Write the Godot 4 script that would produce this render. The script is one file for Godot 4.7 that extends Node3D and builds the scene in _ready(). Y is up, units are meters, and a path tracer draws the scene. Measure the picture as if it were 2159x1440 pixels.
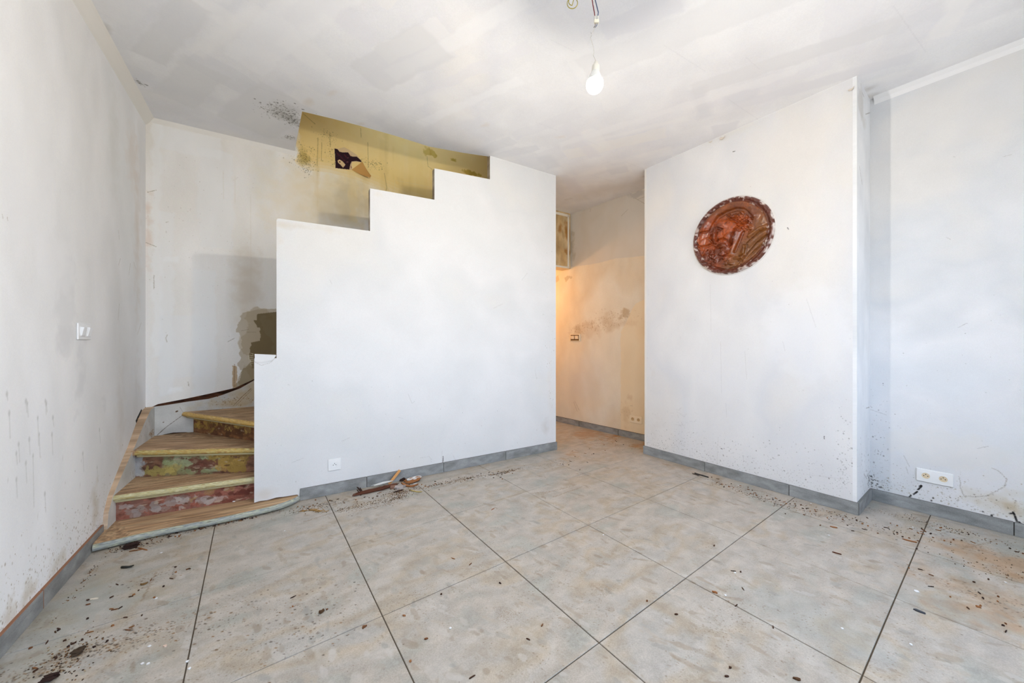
extends Node3D
# Derelict room: winder stair behind a stepped plaster partition, chimney breast with a relief, bare bulb.

const FOC := 770.0        # focal length in pixels of the 2159x1440 frame
const CX := 1079.5
const CY := 720.0
const EYE := 1.08         # camera height
const CEIL := 2.735

var rng := RandomNumberGenerator.new()
var wob := PackedByteArray()      # 512x512 seamless noise for ragged edges
var mats := {}
var names := {}

# ------------------------------------------------------------------ plan geometry
func fl(x: float, y: float, h := 0.0) -> Vector2:      # plan point (X, depth) of a photo pixel at height h
	var d := FOC * (EYE - h) / (y - CY)
	return Vector2((x - CX) / FOC * d, d)

func cpt(x: float, y: float) -> Vector2:
	return fl(x, y, CEIL)

func v3(p: Vector2, h: float) -> Vector3:
	return Vector3(p.x, h, -p.y)

func meet(a: Vector2, b: Vector2, c: Vector2, d: Vector2) -> Vector2:
	var r = Geometry2D.line_intersects_line(a, b - a, c, d - c)
	return r if r != null else a

func past(a: Vector2, b: Vector2, t: float) -> Vector2:
	return b + (b - a).normalized() * t

class Surf:
	var a: Vector2
	var u: Vector2
	var n: Vector2
	var len: float
	func _init(pa: Vector2, pb: Vector2):
		a = pa
		u = (pb - pa).normalized()
		len = pa.distance_to(pb)
		n = Vector2(-u.y, u.x)
		if n.dot(-pa) < 0.0:
			n = -n
	func pt(s: float, h: float, off := 0.0) -> Vector3:
		var p := a + u * s + n * off
		return Vector3(p.x, h, -p.y)
	func px(x: float, y: float, off := 0.0) -> Vector2:     # (s, h) on the wall of a photo pixel
		var r := Vector2((x - 1079.5) / 770.0, 1.0)
		var q := a + n * off
		var d := q.dot(n) / r.dot(n)
		return Vector2((r * d - q).dot(u), 1.08 - (y - 720.0) * d / 770.0)
	func frame(s: float, h: float, off := 0.0) -> Transform3D:   # z out of the wall, y up
		var z := Vector3(n.x, 0, -n.y)
		return Transform3D(Basis(Vector3.UP.cross(z), Vector3.UP, z), pt(s, h, off))

# ------------------------------------------------------------------ painted canvases (albedo only)
class Canvas:
	var w: int
	var h: int
	var ppm: float
	var s0: float
	var h1: float
	var d: PackedByteArray
	var wb: PackedByteArray
	var rng: RandomNumberGenerator
	func _init(ps0: float, ps1: float, ph0: float, ph1: float, pppm: float, pw: PackedByteArray, r: RandomNumberGenerator):
		ppm = pppm; s0 = ps0; h1 = ph1; wb = pw; rng = r
		w = int((ps1 - ps0) * ppm); h = int((ph1 - ph0) * ppm)
	func uv(s: float, y: float) -> Vector2:
		return Vector2((s - s0) * ppm / w, (h1 - y) * ppm / h)
	func base(cols: Array, amp: float, scale: float, sd: int, dir := 0.0, stretch := 1.0, div := 4, grain := 5):
		# cols: colours mixed by a broad noise; amp: mottling of value
		var lw := maxi(w / div, 2)
		var lh := maxi(h / div, 2)
		var na := FastNoiseLite.new(); na.seed = sd; na.frequency = 1.0; na.fractal_octaves = 4
		var nb := FastNoiseLite.new(); nb.seed = sd + 7; nb.frequency = 1.0; nb.fractal_octaves = 5
		var ca := cos(dir); var sa := sin(dir)
		var out := PackedByteArray(); out.resize(lw * lh * 3)
		var k := 0
		var m := cols.size() - 1
		var stp := div / ppm
		for y in lh:
			for x in lw:
				var px := x * stp; var py := y * stp
				var a := px * ca + py * sa
				var b := (py * ca - px * sa) * stretch
				var t := clampf(na.get_noise_2d(a * scale, b * scale) * 1.1 + 0.5, 0.0, 0.999) * m
				var i := int(t)
				var c: Color = cols[i].lerp(cols[mini(i + 1, m)], t - i)
				var v := 1.0 + amp * nb.get_noise_2d(a * scale * 4.0, b * scale * 4.0)
				out[k] = clampi(int(c.r * v * 255.0), 0, 255); out[k + 1] = clampi(int(c.g * v * 255.0), 0, 255); out[k + 2] = clampi(int(c.b * v * 255.0), 0, 255)
				k += 3
		var im := Image.create_from_data(lw, lh, false, Image.FORMAT_RGB8, out)
		im.resize(w, h, Image.INTERPOLATE_CUBIC)
		d = im.get_data()
		if grain > 0:
			var q := 0
			var r := sd * 7919 + 13
			for y in h:
				for x in w:
					r = (r * 1103515245 + 12345) & 0x7fffffff
					var e := ((r >> 16) % (2 * grain + 1)) - grain
					d[q] = clampi(d[q] + e, 0, 255); d[q + 1] = clampi(d[q + 1] + e, 0, 255); d[q + 2] = clampi(d[q + 2] + e, 0, 255)
					q += 3
	func patch(s: float, y: float, hw: float, hh: float, rot: float, c: Color, alpha: float, soft := 0.02, wobble := 0.02, round := false):
		var cx := (s - s0) * ppm; var cy := (h1 - y) * ppm
		hw *= ppm; hh *= ppm; soft = maxf(soft * ppm, 0.7); wobble *= ppm
		var reach := (hw + hh if not round else maxf(hw, hh)) + wobble + soft
		var ca := cos(rot); var sa := sin(rot)
		var ex := absf(ca) * hw + absf(sa) * hh + wobble + soft
		var ey := absf(sa) * hw + absf(ca) * hh + wobble + soft
		var x0 := maxi(int(cx - ex), 0); var x1 := mini(int(cx + ex) + 1, w)
		var y0 := maxi(int(cy - ey), 0); var y1 := mini(int(cy + ey) + 1, h)
		var ox := rng.randi() & 511; var oy := rng.randi() & 511
		var cr := int(c.r * 255); var cg := int(c.g * 255); var cb := int(c.b * 255)
		var small := minf(hw, hh)
		for yy in range(y0, y1):
			var dy := yy - cy
			var row := ((yy + oy) & 511) << 9
			for xx in range(x0, x1):
				var dx := xx - cx
				var lx := absf(dx * ca - dy * sa)
				var ly := absf(dx * sa + dy * ca)
				var e: float
				if round:
					e = (1.0 - sqrt(lx * lx / (hw * hw) + ly * ly / (hh * hh))) * small
				else:
					e = minf(hw - lx, hh - ly)
				e += (wb[row + ((xx + ox) & 511)] - 128) * wobble * 0.0078
				if e > 0.0:
					var a := alpha * minf(e / soft, 1.0)
					var k := (yy * w + xx) * 3
					d[k] += int((cr - d[k]) * a); d[k + 1] += int((cg - d[k + 1]) * a); d[k + 2] += int((cb - d[k + 2]) * a)
	func poly(pts: Array, c: Color, alpha: float, wobble := 0.0):
		var n := pts.size()
		var lo := 1e9; var hi := -1e9
		for p in pts:
			lo = minf(lo, (h1 - p.y) * ppm); hi = maxf(hi, (h1 - p.y) * ppm)
		var cr := int(c.r * 255); var cg := int(c.g * 255); var cb := int(c.b * 255)
		var o := rng.randi() & 511
		for yy in range(maxi(int(lo), 0), mini(int(hi) + 1, h)):
			var xs: Array[float] = []
			for i in n:
				var p: Vector2 = pts[i]; var q: Vector2 = pts[(i + 1) % n]
				var py := (h1 - p.y) * ppm; var qy := (h1 - q.y) * ppm
				if (py <= yy) != (qy <= yy):
					var t := (yy - py) / (qy - py)
					xs.append((p.x + (q.x - p.x) * t - s0) * ppm + (wb[((yy + o) & 511) * 512 + ((i * 37 + o) & 511)] - 128) * wobble * ppm * 0.0078)
			xs.sort()
			for i in range(0, xs.size() - 1, 2):
				for xx in range(maxi(int(xs[i]), 0), mini(int(xs[i + 1]) + 1, w)):
					var k := (yy * w + xx) * 3
					d[k] += int((cr - d[k]) * alpha); d[k + 1] += int((cg - d[k + 1]) * alpha); d[k + 2] += int((cb - d[k + 2]) * alpha)
	func line(pts: Array, width: float, c: Color, alpha: float, jitter := 0.0):
		for i in pts.size() - 1:
			var p: Vector2 = pts[i]; var q: Vector2 = pts[i + 1]
			var steps := maxi(int(p.distance_to(q) * ppm / 1.5), 1)
			for t in steps:
				var m := p.lerp(q, float(t) / steps) + Vector2(rng.randf_range(-jitter, jitter), rng.randf_range(-jitter, jitter))
				var x := (m.x - s0) * ppm; var y := (h1 - m.y) * ppm
				dot(x, y, width * ppm * 0.5, width * ppm * 0.5, c, alpha * rng.randf_range(0.5, 1.0))
	func dot(x: float, y: float, rx: float, ry: float, c: Color, alpha: float):
		rx = maxf(rx, 0.6); ry = maxf(ry, 0.6)
		for yy in range(maxi(int(y - ry), 0), mini(int(y + ry) + 2, h)):
			for xx in range(maxi(int(x - rx), 0), mini(int(x + rx) + 2, w)):
				var e := 1.3 - Vector2((xx - x) / rx, (yy - y) / ry).length()
				if e > 0.0:
					var a := alpha * minf(e * 2.0, 1.0)
					var k := (yy * w + xx) * 3
					d[k] += int((c.r * 255 - d[k]) * a); d[k + 1] += int((c.g * 255 - d[k + 1]) * a); d[k + 2] += int((c.b * 255 - d[k + 2]) * a)
	func specks(s: float, y: float, a: float, b: float, n: int, r0: float, r1: float, c: Color, alpha: float, stretch := 1.0, gauss := true):
		for i in n:
			var ps := s + (rng.randfn() * a * 0.5 if gauss else rng.randf_range(-a, a))
			var py := y + (rng.randfn() * b * 0.5 if gauss else rng.randf_range(-b, b))
			var r := lerpf(r0, r1, rng.randf() ** 3.0) * ppm
			dot((ps - s0) * ppm, (h1 - py) * ppm, r, r * stretch, c, alpha * rng.randf_range(0.4, 1.0))
	func tex() -> ImageTexture:
		return ImageTexture.create_from_image(Image.create_from_data(w, h, false, Image.FORMAT_RGB8, d))

func canvas(s0: float, s1: float, h0: float, h1: float, ppm: float) -> Canvas:
	return Canvas.new(s0, s1, h0, h1, ppm, wob, rng)

func rgb(r: float, g: float, b: float) -> Color:
	return Color(r / 255.0, g / 255.0, b / 255.0)

func paint(cv: Canvas, rough := 0.85, spec := 0.3) -> StandardMaterial3D:
	var m := StandardMaterial3D.new()
	m.albedo_texture = cv.tex()
	m.roughness = rough
	m.metallic_specular = spec
	m.texture_repeat = false
	return m

func mat(c: Color, rough := 0.7, spec := 0.4, metal := 0.0) -> StandardMaterial3D:
	var key := "%s|%s|%s|%s" % [c, rough, spec, metal]
	if not mats.has(key):
		var m := StandardMaterial3D.new()
		m.albedo_color = c
		m.roughness = rough
		m.metallic_specular = spec
		m.metallic = metal
		mats[key] = m
	return mats[key]

# ------------------------------------------------------------------ naming
func numbered(called: String) -> String:
	var k: int = names.get(called, 0)
	names[called] = k + 1
	return called if k == 0 else "%s_%03d" % [called, k]

func part(called: String, mesh: Mesh, m, parent: Node, xf := Transform3D(), label := "") -> MeshInstance3D:
	var o := MeshInstance3D.new()
	o.name = called
	o.mesh = mesh
	o.transform = xf
	var list: Array = m if m is Array else [m]
	for i in mesh.get_surface_count():
		o.set_surface_override_material(i, list[mini(i, list.size() - 1)])
	if label:
		o.set_meta("label", label)
	parent.add_child(o, true)
	return o

func tag(o: Node, label: String, category := "", group := "", kind := "") -> Node:
	o.set_meta("label", label)
	if category: o.set_meta("category", category)
	if group: o.set_meta("group", group)
	if kind: o.set_meta("kind", kind)
	return o

func thing(called: String, label: String, category: String, xf := Transform3D(), group := "") -> Node3D:
	var o := Node3D.new()
	o.name = numbered(called)
	o.transform = xf
	add_child(o, true)
	tag(o, label, category, group)
	return o

func struct(called: String, mesh: Mesh, m, label: String) -> MeshInstance3D:
	var o := part(called, mesh, m, self)
	tag(o, label, "", "", "structure")
	return o

# ------------------------------------------------------------------ mesh helpers
func new_st() -> SurfaceTool:
	var st := SurfaceTool.new()
	st.begin(Mesh.PRIMITIVE_TRIANGLES)
	return st

func tri(st: SurfaceTool, a: Vector3, b: Vector3, c: Vector3, n: Vector3, ua := Vector2.ZERO, ub := Vector2.ZERO, uc := Vector2.ZERO):
	if (b - a).cross(c - a).dot(n) > 0.0:
		var t := b; b = c; c = t
		var s := ub; ub = uc; uc = s
	st.set_normal(n); st.set_uv(ua); st.add_vertex(a)
	st.set_normal(n); st.set_uv(ub); st.add_vertex(b)
	st.set_normal(n); st.set_uv(uc); st.add_vertex(c)

func quad(st: SurfaceTool, a: Vector3, b: Vector3, c: Vector3, d: Vector3, n: Vector3, ua := Vector2.ZERO, ub := Vector2.ZERO, uc := Vector2.ZERO, ud := Vector2.ZERO):
	tri(st, a, b, c, n, ua, ub, uc)
	tri(st, a, c, d, n, ua, uc, ud)

func stri(st: SurfaceTool, p: Array, n: Array, uvs = null, cols = null):      # smooth triangle
	var o := [0, 1, 2]
	if (p[1] - p[0]).cross(p[2] - p[0]).dot(n[0] + n[1] + n[2]) > 0.0:
		o = [0, 2, 1]
	for i in o:
		st.set_normal(n[i])
		if cols != null: st.set_color(cols[i])
		st.set_uv(uvs[i] if uvs != null else Vector2(p[i].x, p[i].y))
		st.add_vertex(p[i])

# A flat slab: polygon in (x, y) of the frame, front at z = 0, back at z = -depth; surface 0 front, surface 1 rim and back.
func slab(poly: PackedVector2Array, xf: Transform3D, depth: float, uvf: Callable) -> ArrayMesh:
	var a := new_st()
	var b := new_st()
	var z := xf.basis.z.normalized()
	var idx := Geometry2D.triangulate_polygon(poly)
	for i in range(0, idx.size(), 3):
		var p := [poly[idx[i]], poly[idx[i + 1]], poly[idx[i + 2]]]
		var q := []; var r := []; var uvs := []
		for v in p:
			q.append(xf * Vector3(v.x, v.y, 0)); r.append(xf * Vector3(v.x, v.y, -depth)); uvs.append(uvf.call(v))
		tri(a, q[0], q[1], q[2], z, uvs[0], uvs[1], uvs[2])
		tri(b, r[0], r[1], r[2], -z, uvs[0], uvs[1], uvs[2])
	var cw := Geometry2D.is_polygon_clockwise(poly)
	for i in poly.size():
		var p := poly[i]; var q := poly[(i + 1) % poly.size()]
		var e := (q - p).normalized()
		var nn := Vector2(e.y, -e.x) * (-1.0 if cw else 1.0)
		var n3 := (xf.basis * Vector3(nn.x, nn.y, 0)).normalized()
		quad(b, xf * Vector3(p.x, p.y, 0), xf * Vector3(q.x, q.y, 0), xf * Vector3(q.x, q.y, -depth), xf * Vector3(p.x, p.y, -depth), n3, uvf.call(p), uvf.call(q), uvf.call(q), uvf.call(p))
	return b.commit(a.commit())

func wall_slab(sf: Surf, poly: Array, off: float, depth: float, cv: Canvas) -> ArrayMesh:
	var z := Vector3(sf.n.x, 0, -sf.n.y)
	var xf := Transform3D(Basis(Vector3(sf.u.x, 0, -sf.u.y), Vector3.UP, z), sf.pt(0, 0, off))
	var uvf := func(v: Vector2) -> Vector2: return cv.uv(v.x, v.y) if cv else v
	return slab(PackedVector2Array(poly), xf, depth, uvf)

# A plate lying flat: plan polygon (X, depth), top at y1, bottom at y0, chamfered top edge.
func plate(poly: PackedVector2Array, y0: float, y1: float, cham: float, uvf: Callable, org := Vector3.ZERO) -> ArrayMesh:
	var st := new_st()
	var inner := poly
	if cham > 0.0:
		var r := Geometry2D.offset_polygon(poly, -cham, Geometry2D.JOIN_MITER)
		if r.size() == 1 and r[0].size() == poly.size():
			# match the order of the corners
			var best := 0
			for k in poly.size():
				if r[0][k].distance_to(poly[0]) < r[0][best].distance_to(poly[0]): best = k
			inner = PackedVector2Array()
			var same: bool = Geometry2D.is_polygon_clockwise(r[0]) == Geometry2D.is_polygon_clockwise(poly)
			for k in poly.size():
				inner.append(r[0][posmod(best + (k if same else -k), poly.size())])
	var idx := Geometry2D.triangulate_polygon(inner)
	for i in range(0, idx.size(), 3):
		var p := inner[idx[i]]; var q := inner[idx[i + 1]]; var r := inner[idx[i + 2]]
		tri(st, v3(p, y1) - org, v3(q, y1) - org, v3(r, y1) - org, Vector3.UP, uvf.call(p), uvf.call(q), uvf.call(r))
	idx = Geometry2D.triangulate_polygon(poly)
	for i in range(0, idx.size(), 3):
		tri(st, v3(poly[idx[i]], y0) - org, v3(poly[idx[i + 1]], y0) - org, v3(poly[idx[i + 2]], y0) - org, Vector3.DOWN, uvf.call(poly[idx[i]]), uvf.call(poly[idx[i + 1]]), uvf.call(poly[idx[i + 2]]))
	var cw := Geometry2D.is_polygon_clockwise(poly)
	for i in poly.size():
		var k := (i + 1) % poly.size()
		var e := (poly[k] - poly[i]).normalized()
		var nn := Vector2(e.y, -e.x) * (-1.0 if cw else 1.0)
		var n3 := Vector3(nn.x, 0, -nn.y)
		if inner != poly:
			quad(st, v3(inner[i], y1) - org, v3(inner[k], y1) - org, v3(poly[k], y1 - cham) - org, v3(poly[i], y1 - cham) - org, (n3 + Vector3.UP).normalized(), uvf.call(inner[i]), uvf.call(inner[k]), uvf.call(poly[k]), uvf.call(poly[i]))
		var t := y1 - cham if inner != poly else y1
		quad(st, v3(poly[i], t) - org, v3(poly[k], t) - org, v3(poly[k], y0) - org, v3(poly[i], y0) - org, n3, uvf.call(poly[i]), uvf.call(poly[k]), uvf.call(poly[k]), uvf.call(poly[i]))
	return st.commit()

func rbox(st: SurfaceTool, xf: Transform3D, size: Vector3, r: float):      # box with rounded edges
	var hs := size * 0.5
	r = minf(r, minf(hs.x, minf(hs.y, hs.z)) * 0.99)
	for ax in 3:
		for sg in [-1.0, 1.0]:
			var u := (ax + 1) % 3
			var v := (ax + 2) % 3
			var gu := [-hs[u], -hs[u] + r, hs[u] - r, hs[u]]
			var gv := [-hs[v], -hs[v] + r, hs[v] - r, hs[v]]
			var ps := []; var ns := []
			for i in 4:
				for j in 4:
					var p := Vector3.ZERO
					p[ax] = hs[ax] * sg; p[u] = gu[i]; p[v] = gv[j]
					var c := p.clamp(-hs + Vector3.ONE * r, hs - Vector3.ONE * r)
					var n := (p - c).normalized()
					ps.append(xf * (c + n * r)); ns.append((xf.basis * n).normalized())
			for i in 3:
				for j in 3:
					var k := i * 4 + j
					stri(st, [ps[k], ps[k + 1], ps[k + 5]], [ns[k], ns[k + 1], ns[k + 5]])
					stri(st, [ps[k], ps[k + 5], ps[k + 4]], [ns[k], ns[k + 5], ns[k + 4]])

func rbox_mesh(size: Vector3, r: float, xf := Transform3D()) -> ArrayMesh:
	var st := new_st()
	rbox(st, xf, size, r)
	return st.commit()

func tube(st: SurfaceTool, pts: Array, radius, sides := 8, cap := true):
	var prev := Vector3.ZERO
	var rings := []
	for i in pts.size():
		var t: Vector3 = (pts[mini(i + 1, pts.size() - 1)] - pts[maxi(i - 1, 0)]).normalized()
		var x := prev - t * prev.dot(t) if prev != Vector3.ZERO else Vector3.ZERO
		if x.length() < 1e-4:
			x = t.cross(Vector3.UP if absf(t.y) < 0.9 else Vector3.RIGHT)
		x = x.normalized()
		prev = x
		var y := t.cross(x)
		var r: float = radius[i] if radius is Array else radius
		var ring := []
		for k in sides:
			var a := TAU * k / sides
			var n := x * cos(a) + y * sin(a)
			ring.append([pts[i] + n * r, n, Vector2(float(k) / sides, i * 0.04)])
		rings.append(ring)
	for i in rings.size() - 1:
		for k in sides:
			var a = rings[i][k]; var b = rings[i][(k + 1) % sides]; var c = rings[i + 1][(k + 1) % sides]; var d = rings[i + 1][k]
			stri(st, [a[0], b[0], c[0]], [a[1], b[1], c[1]], [a[2], b[2], c[2]])
			stri(st, [a[0], c[0], d[0]], [a[1], c[1], d[1]], [a[2], c[2], d[2]])
	if cap:
		for e in [0, rings.size() - 1]:
			var n: Vector3 = (pts[0] - pts[1]).normalized() if e == 0 else (pts[e] - pts[e - 1]).normalized()
			for k in range(1, sides - 1):
				tri(st, rings[e][0][0], rings[e][k][0], rings[e][k + 1][0], n)

func tube_mesh(pts: Array, radius, sides := 8) -> ArrayMesh:
	var st := new_st()
	tube(st, pts, radius, sides)
	return st.commit()

func lathe(st: SurfaceTool, prof: Array, segs: int, xf := Transform3D()):   # profile (radius, y) from top to bottom
	var ns := []
	for i in prof.size():
		var t: Vector2 = prof[mini(i + 1, prof.size() - 1)] - prof[maxi(i - 1, 0)]
		ns.append(Vector2(-t.y, t.x).normalized())
	for i in prof.size() - 1:
		for k in segs:
			var a := TAU * k / segs; var b := TAU * (k + 1) / segs
			var q := []; var m := []
			for e in [[i, a], [i, b], [i + 1, b], [i + 1, a]]:
				q.append(xf * Vector3(prof[e[0]].x * cos(e[1]), prof[e[0]].y, prof[e[0]].x * sin(e[1])))
				m.append((xf.basis * Vector3(ns[e[0]].x * cos(e[1]), ns[e[0]].y, ns[e[0]].x * sin(e[1]))).normalized())
			if prof[i].x > 1e-6: stri(st, [q[0], q[1], q[2]], [m[0], m[1], m[2]])
			if prof[i + 1].x > 1e-6: stri(st, [q[0], q[2], q[3]], [m[0], m[2], m[3]])

func lathe_mesh(prof: Array, segs: int, xf := Transform3D()) -> ArrayMesh:
	var st := new_st()
	lathe(st, prof, segs, xf)
	return st.commit()

# an irregular flat fragment: ragged outline, given length, width, thickness; lies on y = 0
func shard(l: float, w: float, t: float, ragged: float, sd: int, bend := 0.0, n := 9) -> ArrayMesh:
	var r := RandomNumberGenerator.new(); r.seed = sd
	var st := new_st()
	var top := []; var bot := []
	for k in n:
		var a := TAU * k / n
		var sq := 1.0 / maxf(absf(cos(a)), absf(sin(a))) ** 0.6
		var q := 1.0 + r.randf_range(-ragged, ragged)
		var x := cos(a) * l * 0.5 * sq * q
		var z := sin(a) * w * 0.5 * sq * q
		var y := bend * (x / (l * 0.5)) ** 2
		bot.append(Vector3(x, y, z)); top.append(Vector3(x * 0.93, y + t * r.randf_range(0.8, 1.1), z * 0.9))
	var ct := Vector3(0, t, 0); var cb := Vector3.ZERO
	for k in n:
		var j := (k + 1) % n
		var nt: Vector3 = (top[k] - ct).cross(top[j] - ct).normalized()
		tri(st, ct, top[k], top[j], nt if nt.y > 0 else -nt)
		tri(st, cb, bot[k], bot[j], Vector3.DOWN)
		var ns := Vector3(top[k].x + top[j].x, 0, top[k].z + top[j].z).normalized()
		quad(st, top[k], top[j], bot[j], bot[k], ns)
	return st.commit()

# a rotten stick: a bundle of tapering fibres side by side, lying on y = 0 along x
func splinter(l: float, w: float, t: float, sd: int, fibres := 7) -> ArrayMesh:
	var r := RandomNumberGenerator.new(); r.seed = sd
	var st := new_st()
	for k in fibres:
		var a := -l * r.randf_range(0.28, 0.5); var b := l * r.randf_range(0.28, 0.5)
		var rad := w * r.randf_range(0.14, 0.24)
		var z := (float(k) / maxf(fibres - 1, 1) - 0.5) * (w - rad)
		var y0 := rad * 0.8 + (t * r.randf_range(0.0, 0.5) if k % 2 else 0.0)
		var pts := []; var rr := []
		for i in 6:
			var q := i / 5.0
			pts.append(Vector3(lerpf(a, b, q), y0 + r.randf_range(-0.1, 0.25) * rad + t * 0.25 * q * (k % 3), z + r.randf_range(-0.3, 0.3) * rad + (q - 0.5) * w * r.randf_range(-0.3, 0.3)))
			rr.append(rad * r.randf_range(0.75, 1.1) * (0.35 if i == 0 or i == 5 else 1.0))
		tube(st, pts, rr, 5)
	return st.commit()

# ------------------------------------------------------------------ the scene
var LA: Vector2; var CO: Vector2; var P0: Vector2; var P1: Vector2; var pd: Vector2; var nd: Vector2
var Q0: Vector2; var Q1: Vector2; var Q2: Vector2; var Q3: Vector2; var H0: Vector2; var H1: Vector2
var LE: Vector2; var WR: Vector2; var Q0H: Vector2; var HF: Vector2; var HLF: Vector2; var PL: Vector2
var sl: Surf; var sb: Surf; var sp: Surf; var sc: Surf; var sret: Surf; var sr: Surf; var sh: Surf

func _ready():
	rng.seed = 20240607
	set_view()
	plan()
	var fn := FastNoiseLite.new(); fn.seed = 5; fn.frequency = 0.02; fn.fractal_octaves = 4
	wob = fn.get_seamless_image(512, 512).get_data()
	build_floor()
	build_ceiling()
	build_wall_left()
	build_wall_back()
	build_partition()
	build_chimney()
	build_wall_right()
	build_hall()
	build_shell()
	build_skirting()
	build_stairs()
	build_medallion()
	build_bulb()
	build_fittings()
	build_debris()

func set_view():
	var cam := Camera3D.new()
	cam.name = "camera"
	cam.position = Vector3(0, EYE, 0)
	cam.fov = rad_to_deg(2.0 * atan(720.0 / FOC))
	cam.near = 0.05
	add_child(cam)
	cam.current = true
	var sky := Sky.new()
	var sm := ProceduralSkyMaterial.new()
	sm.sky_top_color = Color(0.70, 0.80, 0.93)
	sm.sky_horizon_color = Color(0.90, 0.94, 1.0)
	sm.ground_horizon_color = Color(0.84, 0.85, 0.86)
	sm.ground_bottom_color = Color(0.74, 0.74, 0.74)
	sm.sun_angle_max = 0.0
	sky.sky_material = sm
	var env := Environment.new()
	env.background_mode = Environment.BG_SKY
	env.sky = sky
	env.background_energy_multiplier = 11.6
	env.ambient_light_source = Environment.AMBIENT_SOURCE_DISABLED
	env.reflected_light_source = Environment.REFLECTION_SOURCE_DISABLED
	env.tonemap_mode = Environment.TONE_MAPPER_LINEAR
	env.tonemap_exposure = 1.0
	env.sdfgi_enabled = true
	env.ssao_enabled = true
	env.ssil_enabled = true
	var we := WorldEnvironment.new()
	we.name = "environment"
	we.environment = env
	add_child(we)

const BULB_ENERGY := 1.1
const HALL_ENERGY := 0.5

func lamp(at: Vector3, c: Color, energy: float, size: float, parent: Node):
	var l := OmniLight3D.new()
	l.name = "lamp_light"
	l.position = at
	l.light_color = c
	l.light_energy = energy
	l.light_size = size
	l.omni_range = 12.0
	l.omni_attenuation = 2.0
	l.shadow_enabled = true
	parent.add_child(l)

func plan():
	pd = Vector2(0.8503, 0.5263); nd = Vector2(-0.5263, 0.8503)
	LA = fl(0, 1390) + Vector2(-0.0083, -0.0055)
	CO = Vector2(-2.703, 2.694)
	P0 = fl(632, 1055); P1 = fl(1172, 948)
	Q0 = fl(1359, 956.5); Q1 = fl(1806.8, 1085.6); Q2 = fl(1834.5, 1052.6); Q3 = fl(2159, 1134.3)
	H0 = fl(1362, 931); H1 = fl(1172, 887.8)
	var wb0 := -nd * 0.78
	LE = meet(LA, CO, wb0, wb0 + pd)
	WR = meet(Q2, Q3, wb0, wb0 + pd)
	Q0H = meet(H0, H1, Q0, Q0 + pd)
	HF = past(H0, H1, 0.9)
	HLF = meet(P1, P1 + nd, HF, HF - pd)
	PL = P0 - (P1 - P0).normalized() * 0.2533
	sl = Surf.new(CO, LE)
	sb = Surf.new(CO, CO + pd * 3.6)
	sp = Surf.new(PL, P1)
	sc = Surf.new(Q0, Q1)
	sret = Surf.new(Q1, Q2)
	sr = Surf.new(Q2, WR)
	sh = Surf.new(H0, HF)

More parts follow.
